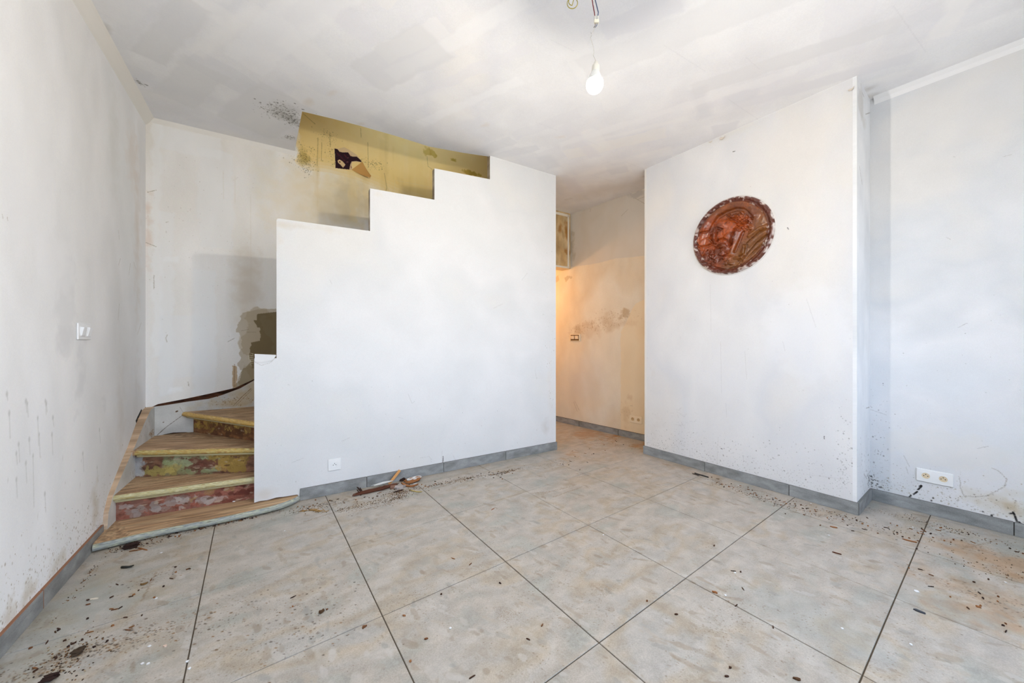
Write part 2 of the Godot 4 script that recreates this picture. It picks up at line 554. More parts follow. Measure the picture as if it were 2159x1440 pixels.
# ---- floor: grout bed with every tile a piece of its own
func build_floor():
	var cv := canvas(-2.35, 2.95, 0.95, 5.1, 380.0)
	var dir := -0.66        # grain runs with the tiles
	cv.base([rgb(165, 162, 152), rgb(174, 165, 153), rgb(177, 170, 160), rgb(171, 158, 140), rgb(175, 169, 160)], 0.10, 1.5, 11, dir, 1.7, 2, 9)
	for i in 420:     # cloudy streaks of the print
		var c: Color = [rgb(180, 175, 167), rgb(154, 139, 119), rgb(147, 147, 141), rgb(175, 164, 147)][rng.randi() % 4]
		cv.patch(rng.randf_range(-2.2, 2.9), rng.randf_range(1.0, 4.0), rng.randf_range(0.03, 0.16), rng.randf_range(0.008, 0.035), dir + rng.randf_range(-0.2, 0.2), c, rng.randf_range(0.12, 0.4), 0.03, 0.05, true)
	for i in 6500:     # fine veining of the stone print
		var c: Color = [rgb(190, 184, 175), rgb(150, 133, 112), rgb(142, 140, 133), rgb(178, 164, 146), rgb(196, 192, 186), rgb(136, 120, 100)][rng.randi() % 6]
		var py := 1.0 + 3.4 * rng.randf() ** 1.5
		cv.patch(rng.randf_range(-2.2, 2.9), py, rng.randf_range(0.004, 0.032), rng.randf_range(0.002, 0.008), dir + rng.randf_range(-0.5, 0.5), c, rng.randf_range(0.15, 0.5), 0.006, 0.02, true)
	# grey-green worn tiles at the left, rusty dirt in the hall and by the right wall
	for q in [[130, 1290, .28, .2], [230, 1230, .25, .14], [60, 1400, .2, .15], [300, 1260, .12, .1]]:
		var p := fl(q[0], q[1])
		cv.patch(p.x, p.y, q[2], q[3], -0.6, rgb(150, 154, 144), 0.4, 0.15, 0.08, true)
	for q in [[1300, 918, .4, .1, .8], [1345, 938, .12, .1, .85], [1240, 915, .3, .2, .5], [1200, 960, .16, .07, .5], [2130, 1190, .3, .2, .5], [2100, 1260, .35, .14, .35], [2150, 1330, .3, .12, .45], [1880, 1030, .3, .06, .25], [1450, 990, .3, .07, .25]]:
		var p := fl(q[0], q[1])
		cv.patch(p.x, p.y, q[2], q[3], -0.9 if q[0] > 1400 else 0.9, rgb(158, 104, 52), q[4] * 0.8, 0.12, 0.1, true)
	for q in [[2080, 1140, .3, .12], [2000, 1280, .2, .15], [1700, 1300, .3, .2]]:
		var p := fl(q[0], q[1])
		cv.patch(p.x, p.y, q[2], q[3], -0.9, rgb(149, 155, 151), 0.3, 0.1, 0.08, true)
	# pits and specks everywhere, thicker in drifts
	for i in 260:
		var cx := rng.randf_range(-2.1, 2.8); var cy := rng.randf_range(1.05, 3.6)
		for k in 40:
			var a := rng.randfn() * 0.10; var b := rng.randfn() * 0.03
			var x := cx + a * cos(dir) + b * sin(dir); var y := cy - a * sin(dir) + b * cos(dir)
			cv.dot((x - cv.s0) * cv.ppm, (cv.h1 - y) * cv.ppm, rng.randf_range(0.5, 1.2), rng.randf_range(0.5, 0.8), rgb(104, 84, 60), rng.randf_range(0.15, 0.55))
	cv.specks(0.2, 2.2, 2.4, 1.2, 1500, 0.0012, 0.0035, rgb(70, 56, 42), 0.5, 0.6, false)
	# drifts of dirt: left corner, foot of the stair, along the skirtings
	for q in [[100, 1400, .16, .05, 260], [200, 1370, .22, .05, 260], [330, 1330, .2, .06, 160], [330, 1215, .1, .05, 70], [400, 1120, .25, .02, 120], [300, 1150, .12, .02, 120], [600, 1075, .2, .02, 100], [690, 1062, .15, .03, 160], [790, 1065, .2, .04, 260], [850, 1035, .15, .03, 240], [980, 1010, .3, .03, 260], [1080, 992, .2, .02, 140], [1530, 1020, .3, .03, 200], [1640, 1060, .25, .03, 180], [1780, 1100, .25, .03, 180], [1900, 1090, .25, .04, 200], [2050, 1150, .3, .07, 260], [2080, 1260, .22, .06, 160], [1290, 935, .3, .12, 120], [1180, 975, .2, .06, 120], [660, 1320, .2, .1, 120], [560, 1290, .3, .1, 150]]:
		var p := fl(q[0], q[1])
		for k in q[4]:
			var a: float = rng.randfn() * q[2] * 0.6; var b: float = rng.randfn() * q[3] * 0.7
			var th := -0.55 if q[0] < 1200 else 0.95
			var x: float = p.x + a * cos(th) + b * sin(th); var y: float = p.y - a * sin(th) + b * cos(th)
			var r := 0.55 + 1.1 * rng.randf() ** 3
			cv.dot((x - cv.s0) * cv.ppm, (cv.h1 - y) * cv.ppm, r * 1.3, r * 0.8, [rgb(64, 48, 32), rgb(96, 70, 44), rgb(48, 40, 34), rgb(120, 84, 48)][rng.randi() % 4], rng.randf_range(0.3, 0.85))
	# curved scuff prints and brushed dirt strokes
	for q in [[1055, 1315, 0.06], [1265, 1260, 0.06], [1270, 1065, 0.05]]:
		for k in 9:
			var p := fl(q[0], q[1]); var pts := []
			for j in 8:
				var a := 0.2 + j * 0.28
				pts.append(p + Vector2(cos(a), sin(a) * 0.9) * (q[2] * (0.35 + k * 0.09)) + Vector2(0.0, k * 0.004))
			cv.line(pts, 0.0022, rgb(105, 78, 52), 0.45, 0.002)
	for q in [[1140, 1042, 1215, 1022], [1165, 1048, 1228, 1026], [1120, 1040, 1160, 1036], [300, 1265, 330, 1205], [640, 1100, 760, 1062], [750, 1078, 840, 1058], [870, 1042, 960, 1018], [2030, 1155, 2100, 1140]]:
		cv.line([fl(q[0], q[1]), fl(q[2], q[3])], 0.007, rgb(118, 92, 62), 0.35, 0.006)
	var fm := paint(cv, 0.42, 0.42)
	var out := PackedVector2Array([LE, WR, Q2, Q1, Q0, Q0H, HF, HLF, P1, PL, meet(LA, CO, PL, PL - pd)])
	var big := PackedVector2Array()
	for r in Geometry2D.offset_polygon(out, 0.12, Geometry2D.JOIN_MITER):
		big = r
	big = Geometry2D.merge_polygons(big, PackedVector2Array([CO + Vector2(-.2, .1), PL + Vector2(-.9, -.6), P1, P1 + nd * 1.0]))[0]
	var gm := mat(rgb(92, 82, 70), 0.95, 0.2)
	var fo := struct("floor", plate(big, -0.12, -0.0035, 0.0, func(p): return p), gm, "floor of square beige-grey stone-look tiles with dark joints")
	var o := Vector2(0.7764, 1.6986 * FOC / 800.0) * (EYE / 1.06)
	var ai := Vector2(0.4701, 0.3622 * FOC / 800.0) * (EYE / 1.06)
	var bj := Vector2(-0.3371, 0.4926 * FOC / 800.0) * (EYE / 1.06)
	var g := 0.0036
	for i in range(-7, 8):
		for j in range(-8, 10):
			var c := o + ai * i + bj * j
			var q := PackedVector2Array([c + ai * g + bj * g, c + ai * (1 - g) + bj * g, c + ai * (1 - g) + bj * (1 - g), c + ai * g + bj * (1 - g)])
			for r in Geometry2D.intersect_polygons(q, out):
				var area := 0.0
				for k in r.size():
					area += r[k].cross(r[(k + 1) % r.size()])
				if absf(area) < 0.002: continue
				var mid := Vector2.ZERO
				for v in r: mid += v / r.size()
				var org := v3(mid, 0)
				part("tile", plate(r, -0.012, 0.0004 * sin(i * 3.7 + j * 5.1), 0.0012, func(p): return cv.uv(p.x, p.y), org), fm, fo, Transform3D(Basis(), org))

# ---- ceiling with the notch of the stair opening
func build_ceiling():
	var cv := canvas(-2.9, 3.0, 0.6, 5.2, 250.0)
	cv.base([rgb(237, 237, 238), rgb(241, 241, 241), rgb(234, 234, 236), rgb(242, 240, 237)], 0.025, 0.6, 23, 0.5, 1.0, 4, 2)
	# trowel passes: broad overlapping lanes and short pulls, running with the partition
	var dir := -0.555
	for i in 110:
		var c: Color = [rgb(246, 245, 243), rgb(229, 229, 232), rgb(244, 242, 237), rgb(225, 226, 229), rgb(233, 232, 236)][rng.randi() % 5]
		var turn := 0.0 if rng.randf() < 0.6 else PI / 2
		cv.patch(rng.randf_range(-2.6, 2.6), rng.randf_range(1.6, 4.2), rng.randf_range(0.12, 0.5), rng.randf_range(0.04, 0.11), dir + turn + rng.randf_range(-0.12, 0.12), c, rng.randf_range(0.2, 0.6), rng.randf_range(0.004, 0.05), 0.02)
	for q in [[600, 60, .5, .12, 231], [950, 90, .5, .06, 232], [980, 220, .45, .05, 233], [840, 130, .3, .15, 211], [560, 240, .35, .2, 213], [1390, 240, .8, .05, 230], [400, 180, .3, .12, 214], [360, 70, .35, .08, 211], [1450, 60, .6, .12, 216], [1650, 130, .5, .08, 214]]:
		var p := cpt(q[0], q[1])
		cv.patch(p.x, p.y, q[2], q[3], dir, rgb(q[4] + 14, q[4] + 14, q[4] + 14), 0.5, 0.02, 0.02)
	for q in [[1020, 265], [1180, 290], [700, 195], [760, 262], [650, 215]]:
		var p := cpt(q[0], q[1])
		cv.patch(p.x, p.y, 0.07, 0.035, dir, rgb(226, 214, 200), 0.4, 0.03, 0.02, true)
	for i in 60:      # fine pulls of the trowel
		var p := Vector2(rng.randf_range(-1.8, 2.6), rng.randf_range(1.7, 4.0))
		var e := Vector2(cos(dir), -sin(dir)).rotated(rng.randf_range(-0.05, 0.05)) * rng.randf_range(0.1, 0.6)
		cv.line([p, p + e], 0.004, rgb(205, 205, 207) if rng.randf() < 0.5 else rgb(238, 238, 238), 0.35, 0.001)
	# mould by the stair opening
	for q in [[590, 235, .13, .1, 300], [618, 255, .07, .09, 220], [610, 290, .05, .03, 60], [296, 175, .03, .04, 30]]:
		var p := cpt(q[0], q[1])
		cv.patch(p.x, p.y, q[2] * 1.2, q[3] * 1.2, dir, rgb(170, 168, 162), 0.3, 0.08, 0.05, true)
		cv.specks(p.x, p.y, q[2], q[3], q[4], 0.001, 0.006, rgb(84, 80, 74), 0.6)
	for q in [[214, 60], [1825, 190], [1845, 200], [1360, 372], [1200, 420]]:
		var p := cpt(q[0], q[1])
		cv.patch(p.x, p.y, 0.06, 0.04, dir, rgb(172, 166, 156), 0.45, 0.05, 0.03, true)
	var p5 := cpt(1280, 400)
	cv.patch(p5.x, p5.y, 0.5, 0.25, dir, rgb(200, 192, 180), 0.45, 0.3, 0.05, true)
	var hx := past(H0, H1, 1.1)
	var a := cpt(625, 322); var b := cpt(637, 235)
	var back := func(s: float, off: float) -> Vector2: return sb.a + sb.u * s - sb.n * off
	var sa := (a - sb.a).dot(sb.u)
	var pb := func(s: float) -> Vector2: return sp.a + sp.u * s - sp.n * 0.05
	var poly := PackedVector2Array([LE + Vector2(-.3, -.2), CO + Vector2(-.12, .1), back.call(sa - 0.02, 0.1), b, cpt(700, 250), cpt(760, 265.5), cpt(832, 286), cpt(905, 309), cpt(975, 322), cpt(1029, 330), pb.call(2.38), back.call(3.12, 0.1), HLF + nd * .2, hx + pd * .15, Q0H + pd * .2, Q2 + pd * .2, WR + pd * .2 - nd * .2])
	var xf := Transform3D(Basis(Vector3(1, 0, 0), Vector3(0, 0, -1), Vector3(0, -1, 0)), Vector3(0, CEIL, 0))
	var cm := paint(cv, 0.92, 0.15)
	struct("ceiling", slab(poly, xf, 0.26, func(v): return cv.uv(v.x, v.y)), cm, "white plastered ceiling with overlapping trowel patches and a cut stair opening")
	# upper stairwell, closed above
	var ym := mat(rgb(226, 196, 122), 0.9, 0.2)
	var e1: Vector2 = back.call(sa - 0.02, 0.05); var e2: Vector2 = back.call(3.12, 0.05); var e3: Vector2 = pb.call(2.38)
	for q in [["wall_stairwell_side", e1, b], ["wall_stairwell_front", b, e3], ["wall_stairwell_end", e3, e2]]:
		var sf := Surf.new(q[1], q[2])
		var s2 := 1.0 if ((e1 + e3) * 0.5 - sf.a).dot(sf.n) > 0 else -1.0
		sf.n *= s2
		var open: bool = q[0] == "wall_stairwell_front"
		var L: float = sf.len + 0.1
		var blocks := [rect(-0.1, L, CEIL + 0.26, 4.0)]
		if open:      # unseen opening, added to let sky light onto the ochre wall
			blocks = [rect(-0.1, L, CEIL + 0.26, 3.3), rect(-0.1, 0.66, 3.3, 3.7), rect(1.24, L, 3.3, 3.7), rect(-0.1, L, 3.7, 4.0)]
		var o := struct(q[0], wall_slab(sf, blocks[0], 0.0, 0.1, null), ym, "wall of the upper stairwell above the opening")
		for k in range(1, blocks.size()):
			part("wall_section", wall_slab(sf, blocks[k], 0.0, 0.1, null), ym, o)
	var lid := PackedVector2Array([e1 + Vector2(-.2, .2), b + Vector2(-.2, -.2), e3 + Vector2(.2, -.2), e2 + Vector2(.2, .3)])
	struct("ceiling_stairwell", slab(lid, Transform3D(xf.basis, Vector3(0, 4.0, 0)), 0.1, func(v): return v), mat(rgb(215, 205, 180), 0.9, 0.2), "ceiling over the upper stairwell")

func rect(s0: float, s1: float, h0: float, h1: float) -> Array:
	return [Vector2(s0, h0), Vector2(s1, h0), Vector2(s1, h1), Vector2(s0, h1)]

func scuff(cv: Canvas, sf: Surf, list: Array, c: Color, w: float, al: float):
	for q in list:
		cv.line([sf.px(q[0], q[1]), sf.px(q[2], q[3])], w, c, al, 0.001)

# ---- left wall
func build_wall_left():
	var cv := canvas(-0.02, 2.7, 0.0, CEIL, 430.0)
	cv.base([rgb(240, 241, 241), rgb(244, 244, 244), rgb(236, 236, 235), rgb(242, 241, 239)], 0.02, 0.8, 31, 0, 0.5, 4, 2)
	for q in [[290, 500, .10, .7, rgb(216, 200, 186), .35], [280, 330, .16, .25, rgb(226, 212, 200), .35], [240, 300, .12, .4, rgb(220, 220, 214), .3], [255, 900, .1, .5, rgb(214, 206, 196), .35], [290, 780, .06, .2, rgb(205, 196, 184), .3], [250, 260, .05, .05, rgb(206, 205, 202), .5]]:
		var p := sl.px(q[0], q[1])
		cv.patch(p.x, p.y, q[2], q[3], 0, q[4], q[5], 0.12, 0.05, true)
	for q in [[140, 640, .12, .25, 222], [170, 780, .06, .22, 218], [120, 560, .2, .16, 240], [60, 300, .2, .5, 240], [220, 850, .05, .05, 214], [140, 720, .1, .1, 219]]:
		var p := sl.px(q[0], q[1])
		cv.patch(p.x, p.y, q[2], q[3], 0.1, rgb(q[4], q[4], q[4]), 0.45, 0.05, 0.05, true)
	# old drips
	for q in [[80, 880, 60], [58, 850, 30], [55, 845, 25], [20, 870, 55], [40, 935, 40], [62, 925, 35], [70, 960, 110], [83, 915, 50], [110, 915, 45], [98, 850, 20], [55, 975, 45], [112, 880, 20], [35, 955, 25], [96, 845, 30], [15, 830, 15], [210, 905, 30], [205, 985, 30], [175, 955, 40], [95, 1040, 40], [35, 1010, 40]]:
		var p := sl.px(q[0], q[1]); var e := sl.px(q[0] + 2, q[1] + q[2])
		cv.patch(p.x, p.y, 0.009, 0.014, 0, rgb(196, 196, 192), 0.6, 0.006, 0.003, true)
		cv.line([p, e], 0.008, rgb(202, 202, 198), 0.3)
	scuff(cv, sl, [[275, 555, 272, 580], [282, 552, 287, 568], [254, 545, 250, 560], [252, 640, 249, 675], [298, 680, 290, 705], [250, 485, 252, 505], [5, 452, 8, 462], [16, 458, 17, 466]], rgb(150, 138, 120), 0.004, 0.5)
	for i in 55:
		var p := sl.px(rng.randf_range(0, 290), rng.randf_range(950, 1330))
		if p.y < 0.9 and p.y > 0.07: cv.patch(p.x, p.y, 0.003, rng.randf_range(0.006, 0.018), 0.1, rgb(170, 164, 152), 0.5, 0.004, 0.002, true)
	# splashes and rising damp above the skirting
	for i in 900:
		var s := rng.randf_range(0.4, 1.9); var y := 0.08 + absf(rng.randfn()) * 0.11
		cv.specks(s, y, 0.001, 0.001, 1, 0.001, 0.004, [rgb(150, 136, 116), rgb(120, 104, 84), rgb(176, 164, 146)][rng.randi() % 3], 0.6, 1.5)
	for q in [[22, 1310, .05, .09], [200, 1060, .06, .12], [212, 1120, .05, .05], [120, 1190, .1, .05], [60, 1250, .1, .05]]:
		var p := sl.px(q[0], q[1])
		cv.patch(p.x, p.y, q[2], q[3], 0, rgb(190, 176, 152), 0.45, 0.05, 0.03, true)
	cv.specks(sl.px(204, 1125).x, sl.px(204, 1125).y, 0.05, 0.06, 60, 0.002, 0.006, rgb(110, 108, 104), 0.6)
	# crumbled hole beside the stair string
	var hole := []
	for q in [[311, 856], [318, 862], [314, 874], [305, 884], [296, 893], [290, 900], [288, 893], [286, 887], [290, 878], [294, 870], [298, 862], [300, 868], [305, 864], [306, 858]]:
		hole.append(sl.px(q[0], q[1]))
	cv.poly(hole, rgb(44, 44, 46), 0.95)
	cv.patch(sl.px(291, 884).x, sl.px(291, 884).y, 0.016, 0.014, 0.5, rgb(176, 134, 82), 0.8, 0.005, 0.006, true)
	struct("wall_left", wall_slab(sl, rect(-0.12, sl.len + 0.12, -0.1, CEIL + 0.02), 0.0, 0.14, cv), paint(cv, 0.88, 0.2), "long white plastered wall on the left with grey drip marks")
	# plaster cover strip in the ceiling corner
	var pr := PackedVector2Array([Vector2(0, 0), Vector2(0.05, 0), Vector2(0.04, -0.010), Vector2(0.010, -0.046), Vector2(0, -0.056)])
	var a := sl.pt(-0.01, CEIL); var zz := Vector3(sl.u.x, 0, -sl.u.y)
	var xf := Transform3D(Basis(Vector3(sl.n.x, 0, -sl.n.y), Vector3.UP, zz), a + zz * (sl.len))
	var tm := mat(rgb(236, 233, 226), 0.9, 0.2)
	struct("trim_1", slab(pr, xf, sl.len, func(v): return v), tm, "sloping plaster cover strip between left wall and ceiling")
	var pr2 := PackedVector2Array([Vector2(0, 0), Vector2(0.022, 0), Vector2(0, -0.03)])
	var z2 := Vector3(sb.u.x, 0, -sb.u.y)
	var xf2 := Transform3D(Basis(Vector3(sb.n.x, 0, -sb.n.y), Vector3.UP, z2), sb.pt(0.96, CEIL))
	struct("trim_2", slab(pr2, xf2, 0.96, func(v): return v), tm, "thin cracked plaster fillet where the stair wall meets the ceiling")

# ---- wall behind the stair
func build_wall_back():
	var cv := canvas(-0.02, 3.2, 0.3, 3.7, 330.0)
	cv.base([rgb(236, 233, 227), rgb(240, 238, 234), rgb(231, 227, 219), rgb(240, 235, 226)], 0.03, 0.8, 41, 0, 0.35, 4, 2)
	var S := func(x: float, y: float) -> Vector2: return sb.px(x, y)
	var pt := func(x, y, w, h, c, al, soft, wobble):
		var p: Vector2 = S.call(x, y); cv.patch(p.x, p.y, w, h, 0, c, al, soft, wobble, true)
	# ochre distemper of the upper stair, fading downwards
	pt.call(1000, 420, 1.3, .55, rgb(228, 208, 166), .8, .5, .1)
	pt.call(760, 400, .62, .40, rgb(226, 202, 148), .7, .35, .12)
	pt.call(650, 420, .45, .5, rgb(232, 214, 178), .5, .4, .12)
	var yl := []
	for q in [[627, 318], [632, 200], [1250, 200], [1250, 430], [915, 420], [860, 400], [800, 372], [745, 350], [690, 335], [650, 330]]:
		yl.append(S.call(q[0], q[1]))
	for k in 5:
		var sh2 := []
		for v in yl: sh2.append(v + Vector2(0, -0.03 * k))
		cv.poly(sh2, rgb(226, 190, 108), 0.26, 0.04)
	pt.call(640, 330, .06, .1, rgb(176, 150, 80), .7, .05, .04)
	for q in [[905, 320, .09, .05], [1000, 365, .12, .03], [960, 340, .06, .02]]:
		pt.call(q[0], q[1], q[2], q[3], rgb(176, 142, 52), .75, .012, .03)
	pt.call(730, 235, .9, .2, rgb(222, 186, 104), .4, .2, .1)
	# grey-beige worn plaster beside the partition
	pt.call(740, 420, .18, .24, rgb(190, 174, 138), .5, .12, .06)
	pt.call(720, 440, .36, .2, rgb(212, 196, 160), .5, .16, .06)
	for i in 26:
		var vp: Vector2 = S.call(rng.randf_range(640, 920), rng.randf_range(300, 400))
		cv.patch(vp.x, vp.y - 0.1, rng.randf_range(.01, .05), rng.randf_range(.15, .4), 0, [rgb(236, 210, 148), rgb(206, 176, 108), rgb(222, 200, 152)][rng.randi() % 3], rng.randf_range(.1, .3), .02, .02)
	pt.call(850, 440, .35, .1, rgb(186, 170, 130), .4, .08, .05)
	# left plaster bands
	for q in [[330, 500, .035, .9, 226], [350, 640, .05, .7, 222], [390, 730, .16, .25, 216], [430, 700, .08, .5, 224], [455, 420, .12, .4, 219], [400, 300, .2, .1, 222], [370, 820, .05, .03, 230], [360, 545, .05, .03, 226]]:
		var p: Vector2 = S.call(q[0], q[1]); cv.patch(p.x, p.y, q[2], q[3], 0, rgb(q[4] + 18, q[4] + 19, q[4] + 18), .5, .02, .02)
	pt.call(312, 470, .03, .3, rgb(222, 200, 184), .5, .03, .03)
	pt.call(520, 600, .12, .4, rgb(206, 192, 174), .5, .1, .05)
	# damp stain at the turn of the stair
	pt.call(540, 720, .11, .30, rgb(190, 176, 152), .7, .02, .08)
	var st1 := []
	for q in [[512, 660], [545, 652], [600, 650], [600, 820], [500, 815], [506, 780], [510, 735], [500, 700], [498, 680]]: st1.append(S.call(q[0], q[1]))
	cv.poly(st1, rgb(168, 152, 124), .55, .03)
	var st2 := []
	for q in [[542, 662], [600, 655], [600, 790], [530, 775], [530, 722], [548, 718], [546, 690], [540, 675]]: st2.append(S.call(q[0], q[1]))
	cv.poly(st2, rgb(104, 88, 58), .75, .02)
	var st3 := []
	for q in [[532, 760], [600, 740], [600, 830], [497, 815], [508, 800], [515, 775]]: st3.append(S.call(q[0], q[1]))
	cv.poly(st3, rgb(138, 120, 88), .6, .02)
	var bn := []
	for q in [[490, 770], [500, 772], [499, 818], [492, 818]]: bn.append(S.call(q[0], q[1]))
	cv.poly(bn, rgb(176, 144, 104), .7, .008)
	cv.line([S.call(494, 768), S.call(493, 816)], .005, rgb(120, 88, 56), .6, .001)
	# torn wallpaper showing the dark wall beneath
	var tp := []
	for q in [[705, 313], [714, 313], [726, 310], [735, 315], [752, 326], [763, 341], [758, 341], [742, 341], [741, 358], [730, 357], [708, 354]]: tp.append(S.call(q[0], q[1]))
	cv.poly(tp, rgb(208, 178, 134), 1.0)
	var td := []
	for q in [[706, 313], [711, 314], [715, 319], [722, 321], [734, 321], [738, 328], [745, 330], [752, 330], [761, 338], [762, 342], [752, 339], [741, 340], [738, 347], [736, 357], [708, 354]]: td.append(S.call(q[0], q[1]))
	cv.poly(td, rgb(46, 28, 34), 1.0)
	for i in 26:
		var p: Vector2 = S.call(rng.randf_range(708, 740), rng.randf_range(322, 352))
		cv.patch(p.x, p.y, .012, .006, rng.randf() * 3, [rgb(96, 40, 44), rgb(70, 34, 52), rgb(150, 96, 84)][rng.randi() % 3], .6, .006, .008, true)
	var ti := []
	for q in [[712, 338], [716, 336], [721, 339], [728, 347], [723, 353], [717, 346], [713, 343]]: ti.append(S.call(q[0], q[1]))
	cv.poly(ti, rgb(206, 176, 132), 1.0)
	pt.call(716, 341, .007, .007, rgb(40, 28, 26), .9, .002, .0)
	# mould spots, cracks and streaks
	for q in [[640, 330, .1, .12, 260], [650, 350, .06, .08, 120], [785, 345, .12, .05, 160], [690, 285, .1, .06, 90], [700, 325, .06, .1, 90]]:
		var p: Vector2 = S.call(q[0], q[1]); cv.specks(p.x, p.y, q[2], q[3], q[4], .001, .005, rgb(92, 80, 50), .5)
	scuff(cv, sb, [[640, 240, 665, 262], [695, 280, 696, 310], [775, 300, 776, 350], [810, 365, 815, 395], [815, 395, 812, 410], [900, 330, 902, 350], [902, 350, 915, 360], [760, 270, 761, 290], [670, 290, 668, 350], [678, 300, 677, 340]], rgb(132, 112, 66), .006, .5)
	scuff(cv, sb, [[352, 706, 349, 712], [349, 712, 352, 722], [350, 468, 356, 467], [396, 805, 398, 815], [310, 405, 330, 400], [305, 510, 330, 520], [324, 580, 324, 610], [480, 720, 495, 712], [520, 700, 540, 700], [508, 697, 525, 694]], rgb(140, 128, 108), .005, .6)
	scuff(cv, sb, [[495, 370, 495, 430], [528, 410, 529, 640], [470, 360, 471, 420], [832, 380, 832, 430], [835, 380, 910, 395]], rgb(206, 196, 176), .006, .22)
	cv.specks(S.call(400, 500).x, S.call(400, 500).y, .5, .8, 120, .001, .003, rgb(150, 140, 124), .5)
	var wm := paint(cv, 0.9, 0.2)
	var lo := [S.call(300, 862), S.call(318, 859), S.call(333, 852), S.call(395, 840), S.call(460, 826), S.call(495, 818), S.call(541, 797)]
	var poly := [Vector2(-0.12, lo[0].y)]
	poly.append_array(lo)
	var last: Vector2 = lo[-1]
	poly.append_array([last + Vector2(0.35, 0.3), Vector2(3.2, 2.4), Vector2(3.2, 4.0), Vector2(-0.12, 4.0)])
	var w := struct("wall_back", wall_slab(sb, poly, 0.0, 0.12, cv), wm, "stained plaster wall behind the stair, ochre yellow in the upper opening")
	var bc := canvas(-0.05, 3.2, -0.1, 2.5, 160.0)
	bc.base([rgb(82, 50, 34), rgb(106, 66, 44), rgb(60, 36, 26)], 0.4, 2.0, 3, 0.2, 6.0, 1, 6)
	part("exposed_board", wall_slab(sb, rect(-0.12, 3.15, -0.1, 2.5), -0.03, 0.09, bc), paint(bc, 0.8), w, Transform3D(), "brown board bared under the plaster edge")
	# curled flap of the torn wallpaper
	var st := new_st()
	var A: Vector2 = S.call(741, 358); var B: Vector2 = S.call(764, 341); var T: Vector2 = S.call(779, 377)
	var gp := []
	for i in 9:
		var rowp := []
		for j in 7:
			var t := i / 8.0
			var e := A.lerp(B, j / 6.0).lerp(T + Vector2(0.012, 0.02) * (j / 6.0 - 0.5), t)
			rowp.append(sb.pt(e.x, e.y, 0.002 + 0.05 * t * t + 0.02 * sin(j / 6.0 * PI) * t))
		gp.append(rowp)
	for i in 8:
		for j in 6:
			var p := [gp[i][j], gp[i][j + 1], gp[i + 1][j + 1], gp[i + 1][j]]
			var n: Vector3 = (p[1] - p[0]).cross(p[3] - p[0]).normalized()
			if n.length() < 0.5: n = Vector3(sb.n.x, 0, -sb.n.y)
			if n.dot(Vector3(sb.n.x, 0, -sb.n.y)) < 0: n = -n
			quad(st, p[0], p[1], p[2], p[3], n)
			var o := n * -0.0012
			quad(st, p[0] + o, p[1] + o, p[2] + o, p[3] + o, -n)
	part("paper_flap", st.commit(), mat(rgb(196, 148, 84), 0.85, 0.2), w, Transform3D(), "curled tan flap of torn wallpaper")

